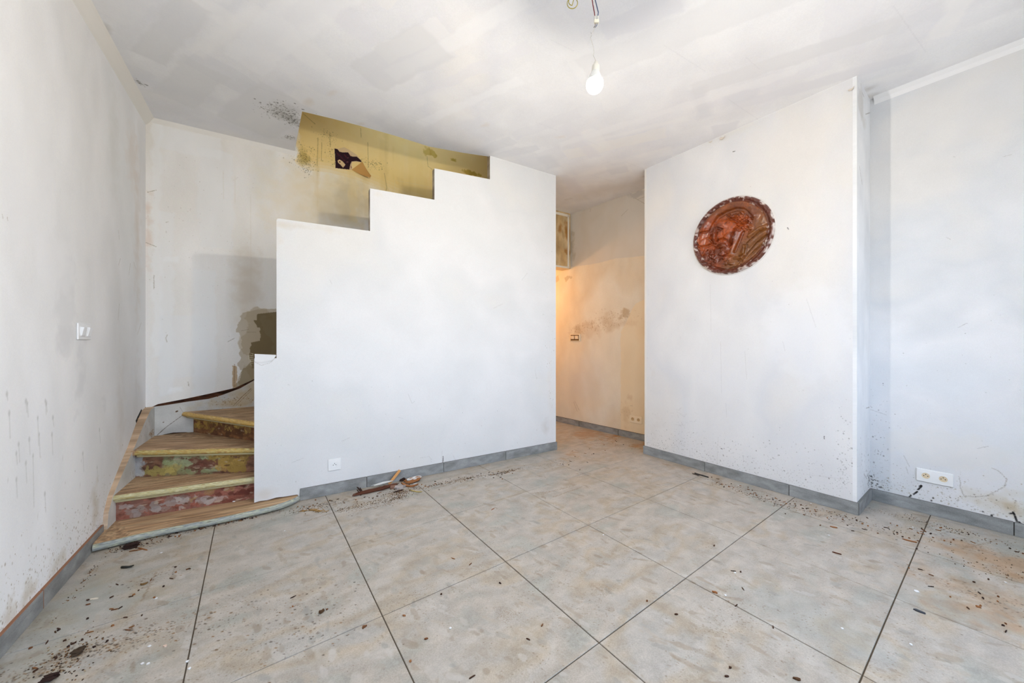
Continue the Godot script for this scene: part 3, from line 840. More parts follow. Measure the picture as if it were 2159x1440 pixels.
# ---- stepped partition in front of the stair
func build_partition():
	var cv := canvas(-0.02, sp.len + 0.02, 0.0, CEIL, 340.0)
	cv.base([rgb(221, 222, 222), rgb(224, 224, 224), rgb(218, 219, 219), rgb(222, 221, 218)], 0.012, 0.7, 53, 0, 1.0, 4, 2)
	for q in [[600, 475, .12, .025, rgb(196, 180, 156), .5], [660, 480, .2, .02, rgb(206, 194, 172), .4], [590, 500, .03, .08, rgb(214, 204, 190), .4], [785, 410, .06, .02, rgb(222, 200, 170), .4], [1150, 345, .2, .1, rgb(222, 214, 200), .4], [1160, 820, .04, .5, rgb(214, 208, 200), .35], [1150, 900, .06, .1, rgb(190, 184, 176), .4], [560, 1040, .1, .05, rgb(196, 186, 172), .4]]:
		var p := sp.px(q[0], q[1]); cv.patch(p.x, p.y, q[2], q[3], 0, q[4], q[5], .06, .03, true)
	scuff(cv, sp, [[615, 975, 640, 965], [1100, 590, 1112, 575], [860, 830, 868, 850], [868, 850, 875, 845], [840, 880, 850, 882], [695, 590, 700, 600], [1040, 650, 1060, 640], [1160, 360, 1168, 352], [606, 810, 612, 812], [932, 950, 930, 985], [955, 960, 960, 970], [885, 965, 905, 962], [905, 962, 910, 975], [1128, 780, 1131, 800], [720, 930, 738, 922]], rgb(170, 168, 166), .004, .5)
	cv.line([sp.px(536, 762), sp.px(550, 770), sp.px(568, 765), sp.px(583, 752)], .004, rgb(150, 144, 136), .6, .001)
	cv.specks(1.2, 0.35, 2.2, 0.5, 160, .001, .003, rgb(150, 148, 146), .5, 1.5)
	cv.specks(sp.px(1160, 800).x, 0.9, .08, 1.1, 90, .001, .004, rgb(140, 130, 118), .5, 1.5)
	scuff(cv, sp, [[934, 962, 933, 985], [933, 985, 936, 1000]], rgb(70, 66, 62), .007, .7)
	var P := func(x: float, y: float) -> Vector2: return sp.px(x, y)
	var t1: Vector2 = P.call(583, 755); var t2: Vector2 = P.call(780, 487); var t3: Vector2 = P.call(916, 421); var t4: Vector2 = P.call(1033, 378)
	var b0: Vector2 = P.call(627, 1046)
	var a1: float = P.call(583, 460).y; var a2: float = P.call(780, 397).y; var a3: float = P.call(917, 355).y
	var poly := [Vector2(0, 0.043), Vector2(0.03, 0.047), Vector2(0.07, 0.043), Vector2(0.12, 0.050), Vector2(0.16, 0.045), Vector2(b0.x, 0.043), Vector2(b0.x, -0.05), Vector2(sp.len, -0.05), Vector2(sp.len, CEIL + 0.02), Vector2(t4.x, CEIL + 0.02), Vector2(t4.x, t4.y), Vector2(t3.x, a3 - 0.001), Vector2(t3.x, t3.y), Vector2(t2.x, a2), Vector2(t2.x, t2.y), Vector2(t1.x + 0.01, a1), Vector2(t1.x, a1 - 0.01), Vector2(t1.x, t1.y), Vector2(0.012, P.call(536, 752).y), Vector2(0, P.call(536, 752).y - 0.012)]
	var pm := paint(cv, 0.85, 0.25)
	var em := StandardMaterial3D.new()
	var ec := canvas(-0.1, 2.6, 0, 2.8, 120.0)
	ec.base([rgb(186, 174, 154), rgb(150, 132, 108), rgb(206, 198, 184)], 0.25, 3.0, 9, 0, 1, 2, 8)
	em = paint(ec, 0.95, 0.1)
	var w := struct("wall_partition", wall_slab(sp, poly, 0.0, 0.05, cv), [pm, em], "white partition with a stepped top edge hiding the stair")
	# frayed jointing tape and the cracked corner at the lowest step
	var st := new_st()
	for k in 6:
		var p0 := sp.pt(-0.004, 1.0 - 0.012 * k, -0.01)
		tube(st, [p0, p0 + Vector3(-0.02, 0.006 - 0.002 * k, 0.004), p0 + Vector3(-0.045 + 0.006 * k, 0.004 - 0.004 * k, 0.0)], 0.0008, 4)
	for k in 4:
		var p1 := sp.pt(-0.008 - 0.009 * k, 1.0 - 0.006 * k, -0.01)
		tube(st, [p1, p1 + Vector3(0, -0.055 + 0.011 * k, 0)], 0.0008, 4)
	part("frayed_scrim", st.commit(), mat(rgb(196, 184, 156), 0.9, 0.2), w, Transform3D(), "frayed mesh tape at the lowest step")
	var sh2 := wall_slab(sp, [Vector2(0.002, 1.0), Vector2(0.004, 0.955), Vector2(0.045, 0.94), Vector2(0.1, 0.962), Vector2(0.118, 0.985), Vector2(0.116, 0.992), Vector2(0.06, 0.996)], 0.004, 0.0035, cv)
	part("loose_plaster", sh2, [pm, mat(rgb(200, 194, 186), 0.9)], w, Transform3D(), "cracked lip of plaster at the lowest step")

# ---- chimney breast
func build_chimney():
	var cv := canvas(-0.02, sc.len + 0.02, 0.0, CEIL, 400.0)
	cv.base([rgb(223, 222, 222), rgb(226, 225, 224), rgb(219, 219, 220), rgb(225, 222, 218)], 0.018, 0.8, 61, 0, 0.6, 4, 2)
	for q in [[1420, 260, .3, .2, rgb(232, 224, 210), .4], [1380, 300, .12, .12, rgb(216, 208, 196), .4], [1560, 270, .3, .08, rgb(226, 218, 206), .4], [1400, 700, .15, .3, rgb(222, 222, 222), .3], [1700, 700, .3, .4, rgb(238, 238, 239), .3], [1790, 220, .06, .15, rgb(222, 216, 206), .4], [1375, 790, .04, .12, rgb(200, 194, 184), .35], [1385, 900, .08, .1, rgb(196, 190, 182), .3]]:
		var p := sc.px(q[0], q[1]); cv.patch(p.x, p.y, q[2], q[3], 0, q[4], q[5], .1, .05, true)
	# scuffs and splashes near the floor
	for i in 800:
		var s := rng.randf_range(0.0, sc.len); var y := 0.085 + absf(rng.randfn()) * (0.08 + 0.05 * s)
		cv.specks(s, y, .001, .001, 1, .0008, .004, [rgb(150, 146, 142), rgb(120, 116, 112), rgb(96, 90, 84)][rng.randi() % 3], .55, 1.2)
	for i in 60:
		var p := sc.px(rng.randf_range(1372, 1470), rng.randf_range(860, 960))
		cv.line([p, p + Vector2(rng.randf_range(-.03, .05), rng.randf_range(-.02, .04))], .003, rgb(140, 138, 134), .35, .001)
	scuff(cv, sc, [[1497, 600, 1499, 700], [1519, 720, 1521, 830], [1510, 1000, 1514, 920], [1530, 850, 1532, 880], [1650, 720, 1655, 740], [1700, 1000, 1780, 1010], [1570, 740, 1574, 800], [1384, 690, 1390, 684], [1440, 790, 1444, 795], [1700, 630, 1720, 690], [1535, 240, 1515, 300], [1800, 850, 1802, 900]], rgb(176, 172, 168), .003, .5)
	scuff(cv, sc, [[1520, 945, 1523, 947], [1556, 990, 1558, 991], [1737, 920, 1738, 926], [1545, 320, 1550, 318], [1660, 480, 1663, 484]], rgb(70, 66, 64), .006, .7)
	cv.specks(0.7, 1.2, 1.4, 1.0, 120, .001, .003, rgb(160, 156, 152), .5)
	cv.specks(sc.len - 0.06, 0.3, .06, .35, 100, .001, .004, rgb(110, 108, 106), .5, 1.3)
	var cm := paint(cv, 0.85, 0.25)
	struct("wall_chimney", wall_slab(sc, rect(0.0, sc.len, -0.05, CEIL + 0.02), 0.0, 0.005, cv), cm, "white chimney breast wall carrying the round relief")
	var rc := canvas(-0.02, sret.len + 0.02, 0.0, CEIL, 300.0)
	rc.base([rgb(226, 228, 230), rgb(231, 232, 233), rgb(220, 222, 224)], 0.025, 1.5, 67, 0, 0.5, 4, 2)
	for q in [[1815, 210, .1, .12, rgb(190, 186, 180), .5], [1822, 260, .12, .06, rgb(200, 196, 190), .4]]:
		var p := sret.px(q[0], q[1]); rc.patch(p.x, p.y, q[2], q[3], 0, q[4], q[5], .05, .04, true)
	scuff(rc, sret, [[1825, 240, 1840, 235], [1818, 195, 1822, 205], [1826, 860, 1833, 858], [1812, 350, 1818, 390], [1822, 1000, 1828, 1010]], rgb(120, 114, 108), .006, .6)
	rc.specks(0.2, 0.2, .3, .3, 160, .001, .0045, rgb(96, 92, 90), .6, 1.4)
	rc.specks(0.34, 0.14, .06, .1, 90, .002, .008, rgb(44, 42, 40), .7)
	struct("wall_chimney_side", wall_slab(sret, rect(0.0, sret.len + 0.1, -0.05, CEIL + 0.02), 0.0, 0.02, rc), paint(rc, 0.85, 0.25), "narrow side of the chimney breast towards the alcove")
	# lifted paint flakes at the ceiling edge
	for q in [[1525, 292, 0.045], [1815, 185, 0.03], [1500, 300, 0.025]]:
		var p := sc.px(q[0], q[1]) if q[0] < 1800 else sc.px(1795, 190)
		var f := part("paint_flake", shard(q[2], q[2] * 0.5, 0.0012, 0.3, int(q[0]), q[2] * 0.3), mat(rgb(220, 210, 196), 0.9), get_node("wall_chimney"), Transform3D(sc.frame(p.x, p.y, 0.003).basis * Basis(Vector3.RIGHT, 1.2), sc.pt(p.x, p.y, 0.006)))
		f.set_meta("label", "lifted flake of paint under the ceiling")

# ---- right wall in the alcove
func build_wall_right():
	var cv := canvas(-0.02, 1.9, 0.0, CEIL, 420.0)
	cv.base([rgb(218, 220, 222), rgb(223, 223, 224), rgb(212, 214, 216), rgb(221, 220, 218)], 0.02, 0.9, 71, 0, 1.0, 4, 2)
	for q in [[2060, 200, .3, .3, rgb(222, 220, 216), .4], [2100, 1060, .14, .1, rgb(206, 200, 186), .5], [2140, 1070, .1, .05, rgb(176, 154, 116), .5], [1980, 950, .3, .15, rgb(222, 218, 212), .4], [1845, 205, .08, .05, rgb(190, 186, 180), .5], [1950, 830, .1, .02, rgb(214, 214, 214), .4]]:
		var p := sr.px(q[0], q[1]); cv.patch(p.x, p.y, q[2], q[3], 0, q[4], q[5], .06, .05, true)
	scuff(cv, sr, [[1880, 135, 1900, 128], [1826, 860, 1850, 868], [2010, 330, 2015, 332], [1910, 985, 1915, 1000], [1905, 960, 1918, 985], [2020, 690, 2040, 680], [2115, 330, 2135, 325], [2060, 945, 2085, 940], [1995, 500, 2005, 505], [1850, 868, 1870, 875]], rgb(160, 158, 156), .004, .5)
	# peeling bubble outline beside the sockets
	cv.line([sr.px(2022, 1005), sr.px(2025, 1030), sr.px(2032, 1045), sr.px(2055, 1047), sr.px(2080, 1045), sr.px(2100, 1035), sr.px(2118, 1025), sr.px(2122, 1010), sr.px(2105, 993), sr.px(2090, 985)], .005, rgb(160, 154, 146), .55, .002)
	scuff(cv, sr, [[1938, 1025, 1943, 1022], [1943, 1024, 1934, 1033], [1933, 1036, 1925, 1042], [1920, 1044, 1915, 1050], [2128, 1082, 2138, 1082], [2136, 1080, 2144, 1100], [2148, 1100, 2158, 1110], [1963, 1055, 1964, 1057], [1967, 1050, 1968, 1051], [2072, 1078, 2074, 1080], [2090, 1085, 2091, 1092]], rgb(30, 28, 28), .008, .85)
	for i in 700:
		var s := rng.randf_range(0.0, 1.0); var y := 0.085 + absf(rng.randfn()) * 0.08
		cv.specks(s, y, .001, .001, 1, .0008, .0038, [rgb(150, 138, 116), rgb(120, 106, 84), rgb(84, 74, 62)][rng.randi() % 3], .55, 1.0)
	cv.specks(0.5, 0.6, 1.0, 0.9, 110, .0008, .0028, rgb(110, 106, 102), .5)
	cv.specks(0.05, 0.35, .08, .45, 90, .001, .0045, rgb(90, 86, 84), .55, 1.3)
	cv.specks(0.02, 0.13, .05, .05, 40, .0015, .006, rgb(46, 44, 44), .8)
	struct("wall_right", wall_slab(sr, rect(-0.12, sr.len + 0.12, -0.05, CEIL + 0.02), 0.0, 0.14, cv), paint(cv, 0.85, 0.25), "pale wall of the right alcove with black specks near the skirting")
	var z := Vector3(sr.u.x, 0, -sr.u.y)
	var pr := PackedVector2Array([Vector2(0, 0), Vector2(0.03, 0), Vector2(0.006, -0.02), Vector2(0, -0.045)])
	struct("trim_3", slab(pr, Transform3D(Basis(Vector3(sr.n.x, 0, -sr.n.y), Vector3.UP, z), sr.pt(sr.len, CEIL)), sr.len - 0.02, func(v): return v), mat(rgb(232, 232, 232), 0.9, 0.2), "white plaster fillet between right wall and ceiling")

# ---- passage beyond the partition
func build_hall():
	var cv := canvas(-0.5, 2.4, 0.0, CEIL, 230.0)
	cv.base([rgb(230, 220, 200), rgb(233, 225, 208), rgb(226, 212, 188), rgb(232, 222, 202)], 0.03, 0.9, 81, 0, 0.6, 3, 2)
	var S := func(x: float, y: float) -> Vector2: return sh.px(x, y)
	# greyer fresh plaster above an uneven line
	var up := []
	for q in [[1100, 300], [1420, 300], [1420, 536], [1362, 538], [1330, 542], [1300, 544], [1270, 552], [1240, 558], [1205, 562], [1180, 568], [1100, 580]]: up.append(S.call(q[0], q[1]))
	cv.poly(up, rgb(206, 200, 192), .6, .01)
	for q in [[1204, 520, .06, .22, rgb(180, 166, 140), .55], [1185, 588, .1, .02, rgb(186, 166, 134), .5], [1345, 410, .08, .04, rgb(184, 178, 170), .6], [1280, 680, .35, .10, rgb(198, 172, 138), .45], [1318, 665, .04, .05, rgb(176, 146, 106), .5], [1212, 700, .09, .07, rgb(178, 150, 116), .5], [1330, 840, .06, .05, rgb(186, 160, 130), .5], [1320, 880, .06, .08, rgb(190, 166, 132), .5], [1240, 700, .3, .1, rgb(206, 184, 156), .4], [1230, 800, .45, .4, rgb(218, 210, 202), .45]]:
		var p: Vector2 = S.call(q[0], q[1]); cv.patch(p.x, p.y, q[2], q[3], 0, q[4], q[5], minf(q[2], q[3]) * 0.8, .08, true)
	for q in [[1300, 670, .3, .1, 200], [1220, 700, .15, .1, 120], [1320, 870, .08, .08, 60], [1250, 690, .2, .08, 140]]:
		var p: Vector2 = S.call(q[0], q[1]); cv.specks(p.x, p.y, q[2], q[3], q[4], .002, .007, rgb(156, 124, 84), .4)
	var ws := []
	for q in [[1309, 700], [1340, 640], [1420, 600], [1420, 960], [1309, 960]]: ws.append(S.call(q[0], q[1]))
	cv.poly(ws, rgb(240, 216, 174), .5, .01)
	scuff(cv, sh, [[1210, 848, 1218, 868], [1212, 845, 1222, 866], [1310, 455, 1325, 440], [1246, 440, 1244, 446], [1340, 418, 1362, 430], [1345, 420, 1360, 414], [1330, 855, 1335, 855]], rgb(150, 132, 108), .006, .6)
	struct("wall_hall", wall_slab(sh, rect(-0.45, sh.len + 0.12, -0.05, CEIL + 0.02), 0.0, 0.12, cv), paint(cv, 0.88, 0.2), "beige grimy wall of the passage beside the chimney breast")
	var pm := mat(rgb(226, 214, 196), 0.9, 0.2)
	# side, end and header of the passage
	var s1 := Surf.new(P1 - nd * -0.05, HLF)
	s1.n = pd
	struct("wall_hall_side", wall_slab(s1, rect(0.0, s1.len + 0.1, -0.05, CEIL + 0.02), 0.0, 0.08, null), pm, "passage wall behind the partition")
	var s2 := Surf.new(HLF, HF)
	struct("wall_hall_end", wall_slab(s2, rect(-0.1, s2.len + 0.1, -0.05, CEIL + 0.02), 0.0, 0.1, null), pm, "end wall of the passage")
	var hb := cpt(1200, 450)
	var hl := meet(P1, P1 + nd, hb, hb - pd)
	var s3 := Surf.new(hl, hb)
	var hc := canvas(-0.02, s3.len + 0.02, 1.9, CEIL, 330.0)
	hc.base([rgb(188, 158, 112), rgb(206, 182, 140), rgb(160, 124, 76)], 0.15, 2.5, 15, 0, 0.5, 2, 4)
	for q in [[1196, 490, .05, .16], [1194, 530, .08, .05], [1180, 480, .03, .1]]:
		var p := s3.px(q[0], q[1]); hc.patch(p.x, p.y, q[2], q[3], 0, rgb(148, 96, 40), .6, .03, .03, true)
	var hbot: float = s3.px(1197, 566).y
	var o := struct("wall_hall_header", wall_slab(s3, rect(0, s3.len + 0.02, hbot, CEIL + 0.02), 0.0, 0.16, hc), [paint(hc, 0.85), mat(rgb(214, 200, 178), 0.9)], "rust-stained boxed header across the end of the passage")
	for r in [rect(s3.len - 0.028, s3.len - 0.004, hbot, CEIL - 0.02), rect(0.0, s3.len, hbot, hbot + 0.022), rect(0.0, s3.len, CEIL - 0.05, CEIL - 0.02)]:
		part("edge_bead", wall_slab(s3, r, 0.006, 0.006, null), mat(rgb(226, 220, 206), 0.8), o, Transform3D(), "white edging strip")
	# warm lamp out of sight round the corner
	var lp := P1 + nd * 1.5 + pd * 0.14
	var t := thing("hall_lamp", "warm bulb on a short cord around the corner of the passage", "lamp", Transform3D(Basis(), v3(lp, 1.75)))
	var g := StandardMaterial3D.new()
	g.albedo_color = Color(1, 0.9, 0.75); g.emission_enabled = true; g.emission = Color(1.0, 0.72, 0.42); g.emission_energy_multiplier = 4.0
	part("bulb", lathe_mesh([Vector2(0, 0.03), Vector2(0.014, 0.026), Vector2(0.028, 0.005), Vector2(0.03, -0.015), Vector2(0.02, -0.04), Vector2(0, -0.048)], 16), g, t)
	part("cord", tube_mesh([Vector3(0, 0.03, 0), Vector3(0, CEIL - 1.75, 0)], 0.003, 6), mat(rgb(230, 225, 215)), t)
	part("socket", lathe_mesh([Vector2(0, 0.075), Vector2(0.012, 0.073), Vector2(0.016, 0.05), Vector2(0.016, 0.022), Vector2(0, 0.02)], 14), mat(rgb(70, 62, 56), 0.5), t)
	lamp(Vector3(0, -0.01, 0), Color(1.0, 0.76, 0.46), HALL_ENERGY, 0.03, t)

# ---- the parts of the room behind the camera: window wall with a tall glazed opening
func build_shell():
	var sw := Surf.new(LE, WR)
	sw.n = nd
	var pm := mat(rgb(234, 234, 233), 0.88, 0.2)
	var y0 := 0.75; var y1 := 2.2
	var z := Vector3(nd.x, 0, -nd.y)
	var xf := Transform3D(Basis(Vector3(sw.u.x, 0, -sw.u.y), Vector3.UP, z), sw.pt(0, 0, 0))
	var spans := [[0.10, 0.95], [1.7, 3.2]]
	var o := struct("wall_window", slab(PackedVector2Array(rect(-0.2, sw.len + 0.2, y1, CEIL + 0.02)), xf, 0.2, func(v): return v), pm, "wall with two windows behind the viewpoint")
	for r in [rect(-0.2, sw.len + 0.2, -0.05, y0), rect(-0.2, spans[0][0], y0, y1), rect(spans[0][1], spans[1][0], y0, y1), rect(spans[1][1], sw.len + 0.2, y0, y1)]:
		part("wall_section", slab(PackedVector2Array(r), xf, 0.2, func(v): return v), pm, o)
	var fm := mat(rgb(240, 240, 238), 0.4)
	for k in 2:
		var w0: float = spans[k][0]; var w1: float = spans[k][1]
		var fr := struct("window_%d" % (k + 1), rbox_mesh(Vector3(w1 - w0, 0.06, 0.06), 0.006, xf * Transform3D(Basis(), Vector3((w0 + w1) * 0.5, y0 + 0.03, -0.1))), fm, "white window behind the viewpoint")
		part("frame_rail", rbox_mesh(Vector3(w1 - w0, 0.06, 0.06), 0.006, xf * Transform3D(Basis(), Vector3((w0 + w1) * 0.5, y1 - 0.03, -0.1))), fm, fr)
		for s in [w0 + 0.03, (w0 + w1) * 0.5, w1 - 0.03]:
			part("frame_stile", rbox_mesh(Vector3(0.05, y1 - y0 - 0.12, 0.06), 0.006, xf * Transform3D(Basis(), Vector3(s, (y0 + y1) * 0.5, -0.1))), fm, fr)
	# chimney flank in the passage and fill behind the alcove
	var sq := Surf.new(Q0, Q0H)
	sq.n = nd
	struct("wall_chimney_flank", wall_slab(sq, rect(0.0, sq.len + 0.1, -0.05, CEIL + 0.02), 0.0, 0.02, null), mat(rgb(228, 224, 218), 0.88, 0.2), "side of the chimney breast towards the passage")

# ---- tiled skirting, each strip a piece
func build_skirting():
	var cv := canvas(0, 1.2, 0, 0.4, 500.0)
	cv.base([rgb(138, 140, 140), rgb(148, 150, 150), rgb(130, 131, 130), rgb(142, 142, 140)], 0.16, 2.0, 91, 0.0, 2.0, 2, 8)
	for i in 60:
		cv.line([Vector2(rng.randf() * 1.2, rng.randf() * 0.4), Vector2(rng.randf() * 1.2, 0) + Vector2(0, rng.randf() * 0.4)], .002, rgb(170, 172, 172), .0)
		var p := Vector2(rng.randf() * 1.1, rng.randf() * 0.4)
		cv.line([p, p + Vector2(rng.randf_range(.05, .3), rng.randf_range(-.004, .004))], .003, rgb(160, 162, 162) if i % 2 else rgb(98, 98, 98), .35, .001)
	var fm := paint(cv, 0.5, 0.4)
	var tm := mat(rgb(150, 108, 84), 0.9)
	var gm := mat(rgb(120, 120, 118), 0.7)
	var go := func(called: String, label: String, sf: Surf, cuts: Array, hh: float, top: Material):
		var root: MeshInstance3D = null
		for i in cuts.size() - 1:
			var a: float = cuts[i] + 0.0015; var b: float = cuts[i + 1] - 0.0015
			var st := new_st(); var sb2 := new_st()
			var zx := Vector3(sf.n.x, 0, -sf.n.y)
			var ux := Vector3(sf.u.x, 0, -sf.u.y)
			var t := 0.011
			var u0 := rng.randf() * 0.3; var v0: float = 0.1 * (rng.randi() % 3)
			var P := func(s: float, y: float, o: float) -> Vector3: return sf.pt(s, y, o)
			var U := func(s: float, y: float) -> Vector2: return cv.uv(minf(u0 + s - a, 1.18), v0 + y)
			quad(st, P.call(a + .001, 0.001, t), P.call(b - .001, 0.001, t), P.call(b - .001, hh - .0015, t), P.call(a + .001, hh - .0015, t), zx, U.call(a, 0), U.call(b, 0), U.call(b, hh), U.call(a, hh))
			quad(sb2, P.call(a + .001, hh - .0015, t), P.call(b - .001, hh - .0015, t), P.call(b - .001, hh, t - .0015), P.call(a + .001, hh, t - .0015), (zx + Vector3.UP).normalized())
			quad(sb2, P.call(a + .001, hh, t - .0015), P.call(b - .001, hh, t - .0015), P.call(b - .001, hh, -0.002), P.call(a + .001, hh, -0.002), Vector3.UP)
			for e in [[a, -1.0], [b, 1.0]]:
				quad(sb2, P.call(e[0], 0.001, t - .001), P.call(e[0], hh - .001, t - .001), P.call(e[0], hh - .001, -.002), P.call(e[0], 0.001, -.002), ux * e[1])
				var inn: float = e[0] - e[1] * .001
				quad(sb2, P.call(e[0], 0.001, t - .001), P.call(e[0], hh - .001, t - .001), P.call(inn, hh - .0015, t), P.call(inn, 0.001, t), (zx + ux * e[1]).normalized())
			var mesh: ArrayMesh = sb2.commit(st.commit())
			if root == null:
				root = struct(called, mesh, [fm, top], label)
			else:
				part("joint", rbox_mesh(Vector3(0.0034, hh - 0.003, 0.007), 0.0005, Transform3D(sf.frame(0, 0).basis, sf.pt(cuts[i], hh * 0.5, 0.0045))), mat(rgb(52, 50, 48), 0.95), root)
				part("skirting_tile", mesh, [fm, top], root)
	var at := func(sf: Surf, xs: Array) -> Array:
		var r := []
		for x in xs: r.append(sf.px(x, 1000.0).x)
		return r
	go.call("baseboard_left", "grey tile skirting with a terracotta edge along the left wall", sl, [sl.px(213, 1130).x, sl.px(83, 1290).x, sl.px(83, 1290).x + 0.6, sl.len - 0.02], 0.078, tm)
	go.call("baseboard_partition", "grey tile skirting at the foot of the stepped partition", sp, at.call(sp, [632, 773, 934.5, 1065.5]) + [sp.len + 0.010], 0.08, gm)
	go.call("baseboard_chimney", "grey tile skirting at the foot of the chimney breast", sc, [-0.010] + at.call(sc, [1487, 1664.7]) + [sc.len + 0.010], 0.078, gm)
	go.call("baseboard_chimney_side", "short grey skirting tile on the chimney return", sret, [0.0, sret.len - 0.012], 0.078, gm)
	go.call("baseboard_right", "dark grey tile skirting along the right alcove wall", sr, [0.001, sr.px(2138, 1100).x, sr.px(2138, 1100).x + 0.6, sr.len - 0.05], 0.078, gm)
	go.call("baseboard_hall", "grimy grey tile skirting along the passage wall", sh, [-0.3] + at.call(sh, [1304.5, 1222]) + [sh.px(1222, 900).x + 0.6, sh.len - 0.02], 0.072, mat(rgb(70, 58, 44), 0.9))

# ---- winder stair
func build_stairs():
	var T := [0.0, 0.04, 0.195, 0.378, 0.54]
	var base := v3(fl(400, 1100), 0)
	var t := thing("winder_staircase", "worn wooden winder staircase with peeling yellow, green and red paint", "staircase", Transform3D(Basis(), base))
	# wood with remains of paint
	var wc := canvas(0, 1.0, 0, 1.0, 512.0)
	wc.base([rgb(182, 148, 114), rgb(196, 166, 130), rgb(162, 130, 100), rgb(188, 154, 118)], 0.3, 1.5, 101, 0.0, 7.0, 1, 10)
	for i in 420:
		var p := Vector2(rng.randf(), rng.randf())
		wc.patch(p.x, p.y, rng.randf_range(.008, .05), rng.randf_range(.002, .010), rng.randf_range(-.1, .1), [rgb(112, 84, 60), rgb(206, 178, 142), rgb(178, 134, 96), rgb(196, 164, 116), rgb(140, 116, 92)][rng.randi() % 5], rng.randf_range(.2, .6), .005, .010, true)
	wc.specks(.5, .5, .5, .5, 1500, .001, .005, rgb(78, 54, 36), .5, .5, false)
	var wm := paint(wc, 0.6, 0.35)
	var paintwork := func(cols: Array, patches: Array, sd: int) -> StandardMaterial3D:
		var c := canvas(0, 1.0, 0, 0.3, 512.0)
		c.base(cols, 0.3, 3.0, sd, 0.0, 2.5, 1, 8)
		for q in patches:
			for i in q[1] * 2:
				var p := Vector2(rng.randf_range(q[2], q[3]), rng.randf_range(q[4], q[5]))
				c.patch(p.x, p.y, rng.randf_range(.008, .045), rng.randf_range(.004, .02), rng.randf_range(-.4, .4), q[0].lerp(q[0].darkened(0.25), rng.randf()), rng.randf_range(.4, .95), .003, .03, true)
		for i in 120:
			var p := Vector2(rng.randf(), rng.randf() * 0.2)
			c.patch(p.x, p.y, rng.randf_range(.004, .02), rng.randf_range(.001, .005), rng.randf_range(-.2, .2), [rgb(84, 56, 42), rgb(196, 176, 150)][rng.randi() % 2], .6, .003, .008, true)
		c.specks(.5, .15, .5, .15, 900, .0008, .003, rgb(70, 48, 36), .5, .7, false)
		return paint(c, 0.6, 0.35)
	# riser materials: u runs from the left end, v is the height above the lower tread
	var r2: StandardMaterial3D = paintwork.call([rgb(140, 84, 70), rgb(152, 98, 82), rgb(124, 74, 60)], [[rgb(168, 124, 108), 24, 0.0, .7, 0.0, .16], [rgb(190, 176, 168), 14, .05, .5, .02, .08], [rgb(190, 150, 96), 4, .3, .6, .06, .14], [rgb(112, 56, 44), 10, .5, .7, 0.0, .16]], 111)
	var r3: StandardMaterial3D = paintwork.call([rgb(122, 88, 70), rgb(136, 98, 76), rgb(110, 78, 64)], [[rgb(170, 176, 128), 26, .2, .5, .02, .15], [rgb(186, 192, 150), 14, .25, .5, .03, .14], [rgb(196, 160, 84), 34, .46, .68, .02, .16], [rgb(196, 176, 104), 8, .08, .25, .02, .06], [rgb(132, 84, 68), 8, .36, .48, .05, .1], [rgb(200, 200, 200), 10, 0.0, .08, .02, .14]], 113)
	var r4: StandardMaterial3D = paintwork.call([rgb(122, 82, 52), rgb(138, 96, 62), rgb(112, 74, 50)], [[rgb(204, 164, 84), 30, 0.02, .3, .04, .15], [rgb(206, 170, 92), 18, .3, .65, .06, .14], [rgb(122, 82, 54), 14, .2, .6, .03, .1]], 117)
	# nosing paints
	var nose := func(cols: Array, spots: Array, sd: int) -> StandardMaterial3D:
		var c := canvas(0, 1.0, 0, 1.0, 200.0)
		c.base(cols, 0.25, 6.0, sd, 0.0, 1.0, 1, 10)
		for q in spots: c.specks(.5, .5, .5, .5, q[1], .004, .02, q[0], .7, .6, false)
		var pm := paint(c, 0.5, 0.4)
		pm.texture_repeat = true
		return pm
	var n1: StandardMaterial3D = nose.call([rgb(168, 172, 166), rgb(186, 188, 160), rgb(132, 138, 140), rgb(176, 180, 172)], [[rgb(84, 72, 58), 90], [rgb(110, 116, 120), 110], [rgb(214, 214, 190), 60]], 121)
	var n2: StandardMaterial3D = nose.call([rgb(206, 200, 160), rgb(190, 178, 124), rgb(214, 210, 176), rgb(176, 160, 104)], [[rgb(140, 100, 62), 50], [rgb(160, 140, 84), 40]], 123)
	var n3: StandardMaterial3D = nose.call([rgb(196, 178, 112), rgb(186, 150, 78), rgb(208, 200, 140), rgb(170, 116, 62)], [[rgb(130, 90, 50), 60], [rgb(190, 196, 150), 30]], 127)
	var n4: StandardMaterial3D = nose.call([rgb(212, 178, 104), rgb(200, 160, 82), rgb(222, 194, 130)], [[rgb(130, 90, 50), 50], [rgb(150, 110, 60), 30]], 129)
	var cove := mat(rgb(196, 186, 146), 0.6)
	var uvw := func(p: Vector2) -> Vector2: return Vector2(fposmod((p - base2()).dot(pd) * 0.9 + 0.02, 1.0), fposmod((p - base2()).dot(nd) * 0.9 + 0.1, 1.0))
	var add_tread := func(poly: PackedVector2Array, h: float, th: float):
		part("tread", plate(poly, h - th, h, 0.002, uvw, base), wm, t)
	var add_nose := func(pts: Array, h: float, r: float, m: Material):
		var st := new_st(); var q := []
		for p in pts: q.append(v3(p, h - r) - base)
		# resample so that the paint varies along it
		var fine := []
		for i in q.size() - 1:
			var n := maxi(int(q[i].distance_to(q[i + 1]) / 0.03), 1)
			for k in n: fine.append(q[i].lerp(q[i + 1], float(k) / n))
		fine.append(q[-1])
		tube(st, fine, r, 12)
		part("nosing", st.commit(), m, t, Transform3D(), "")
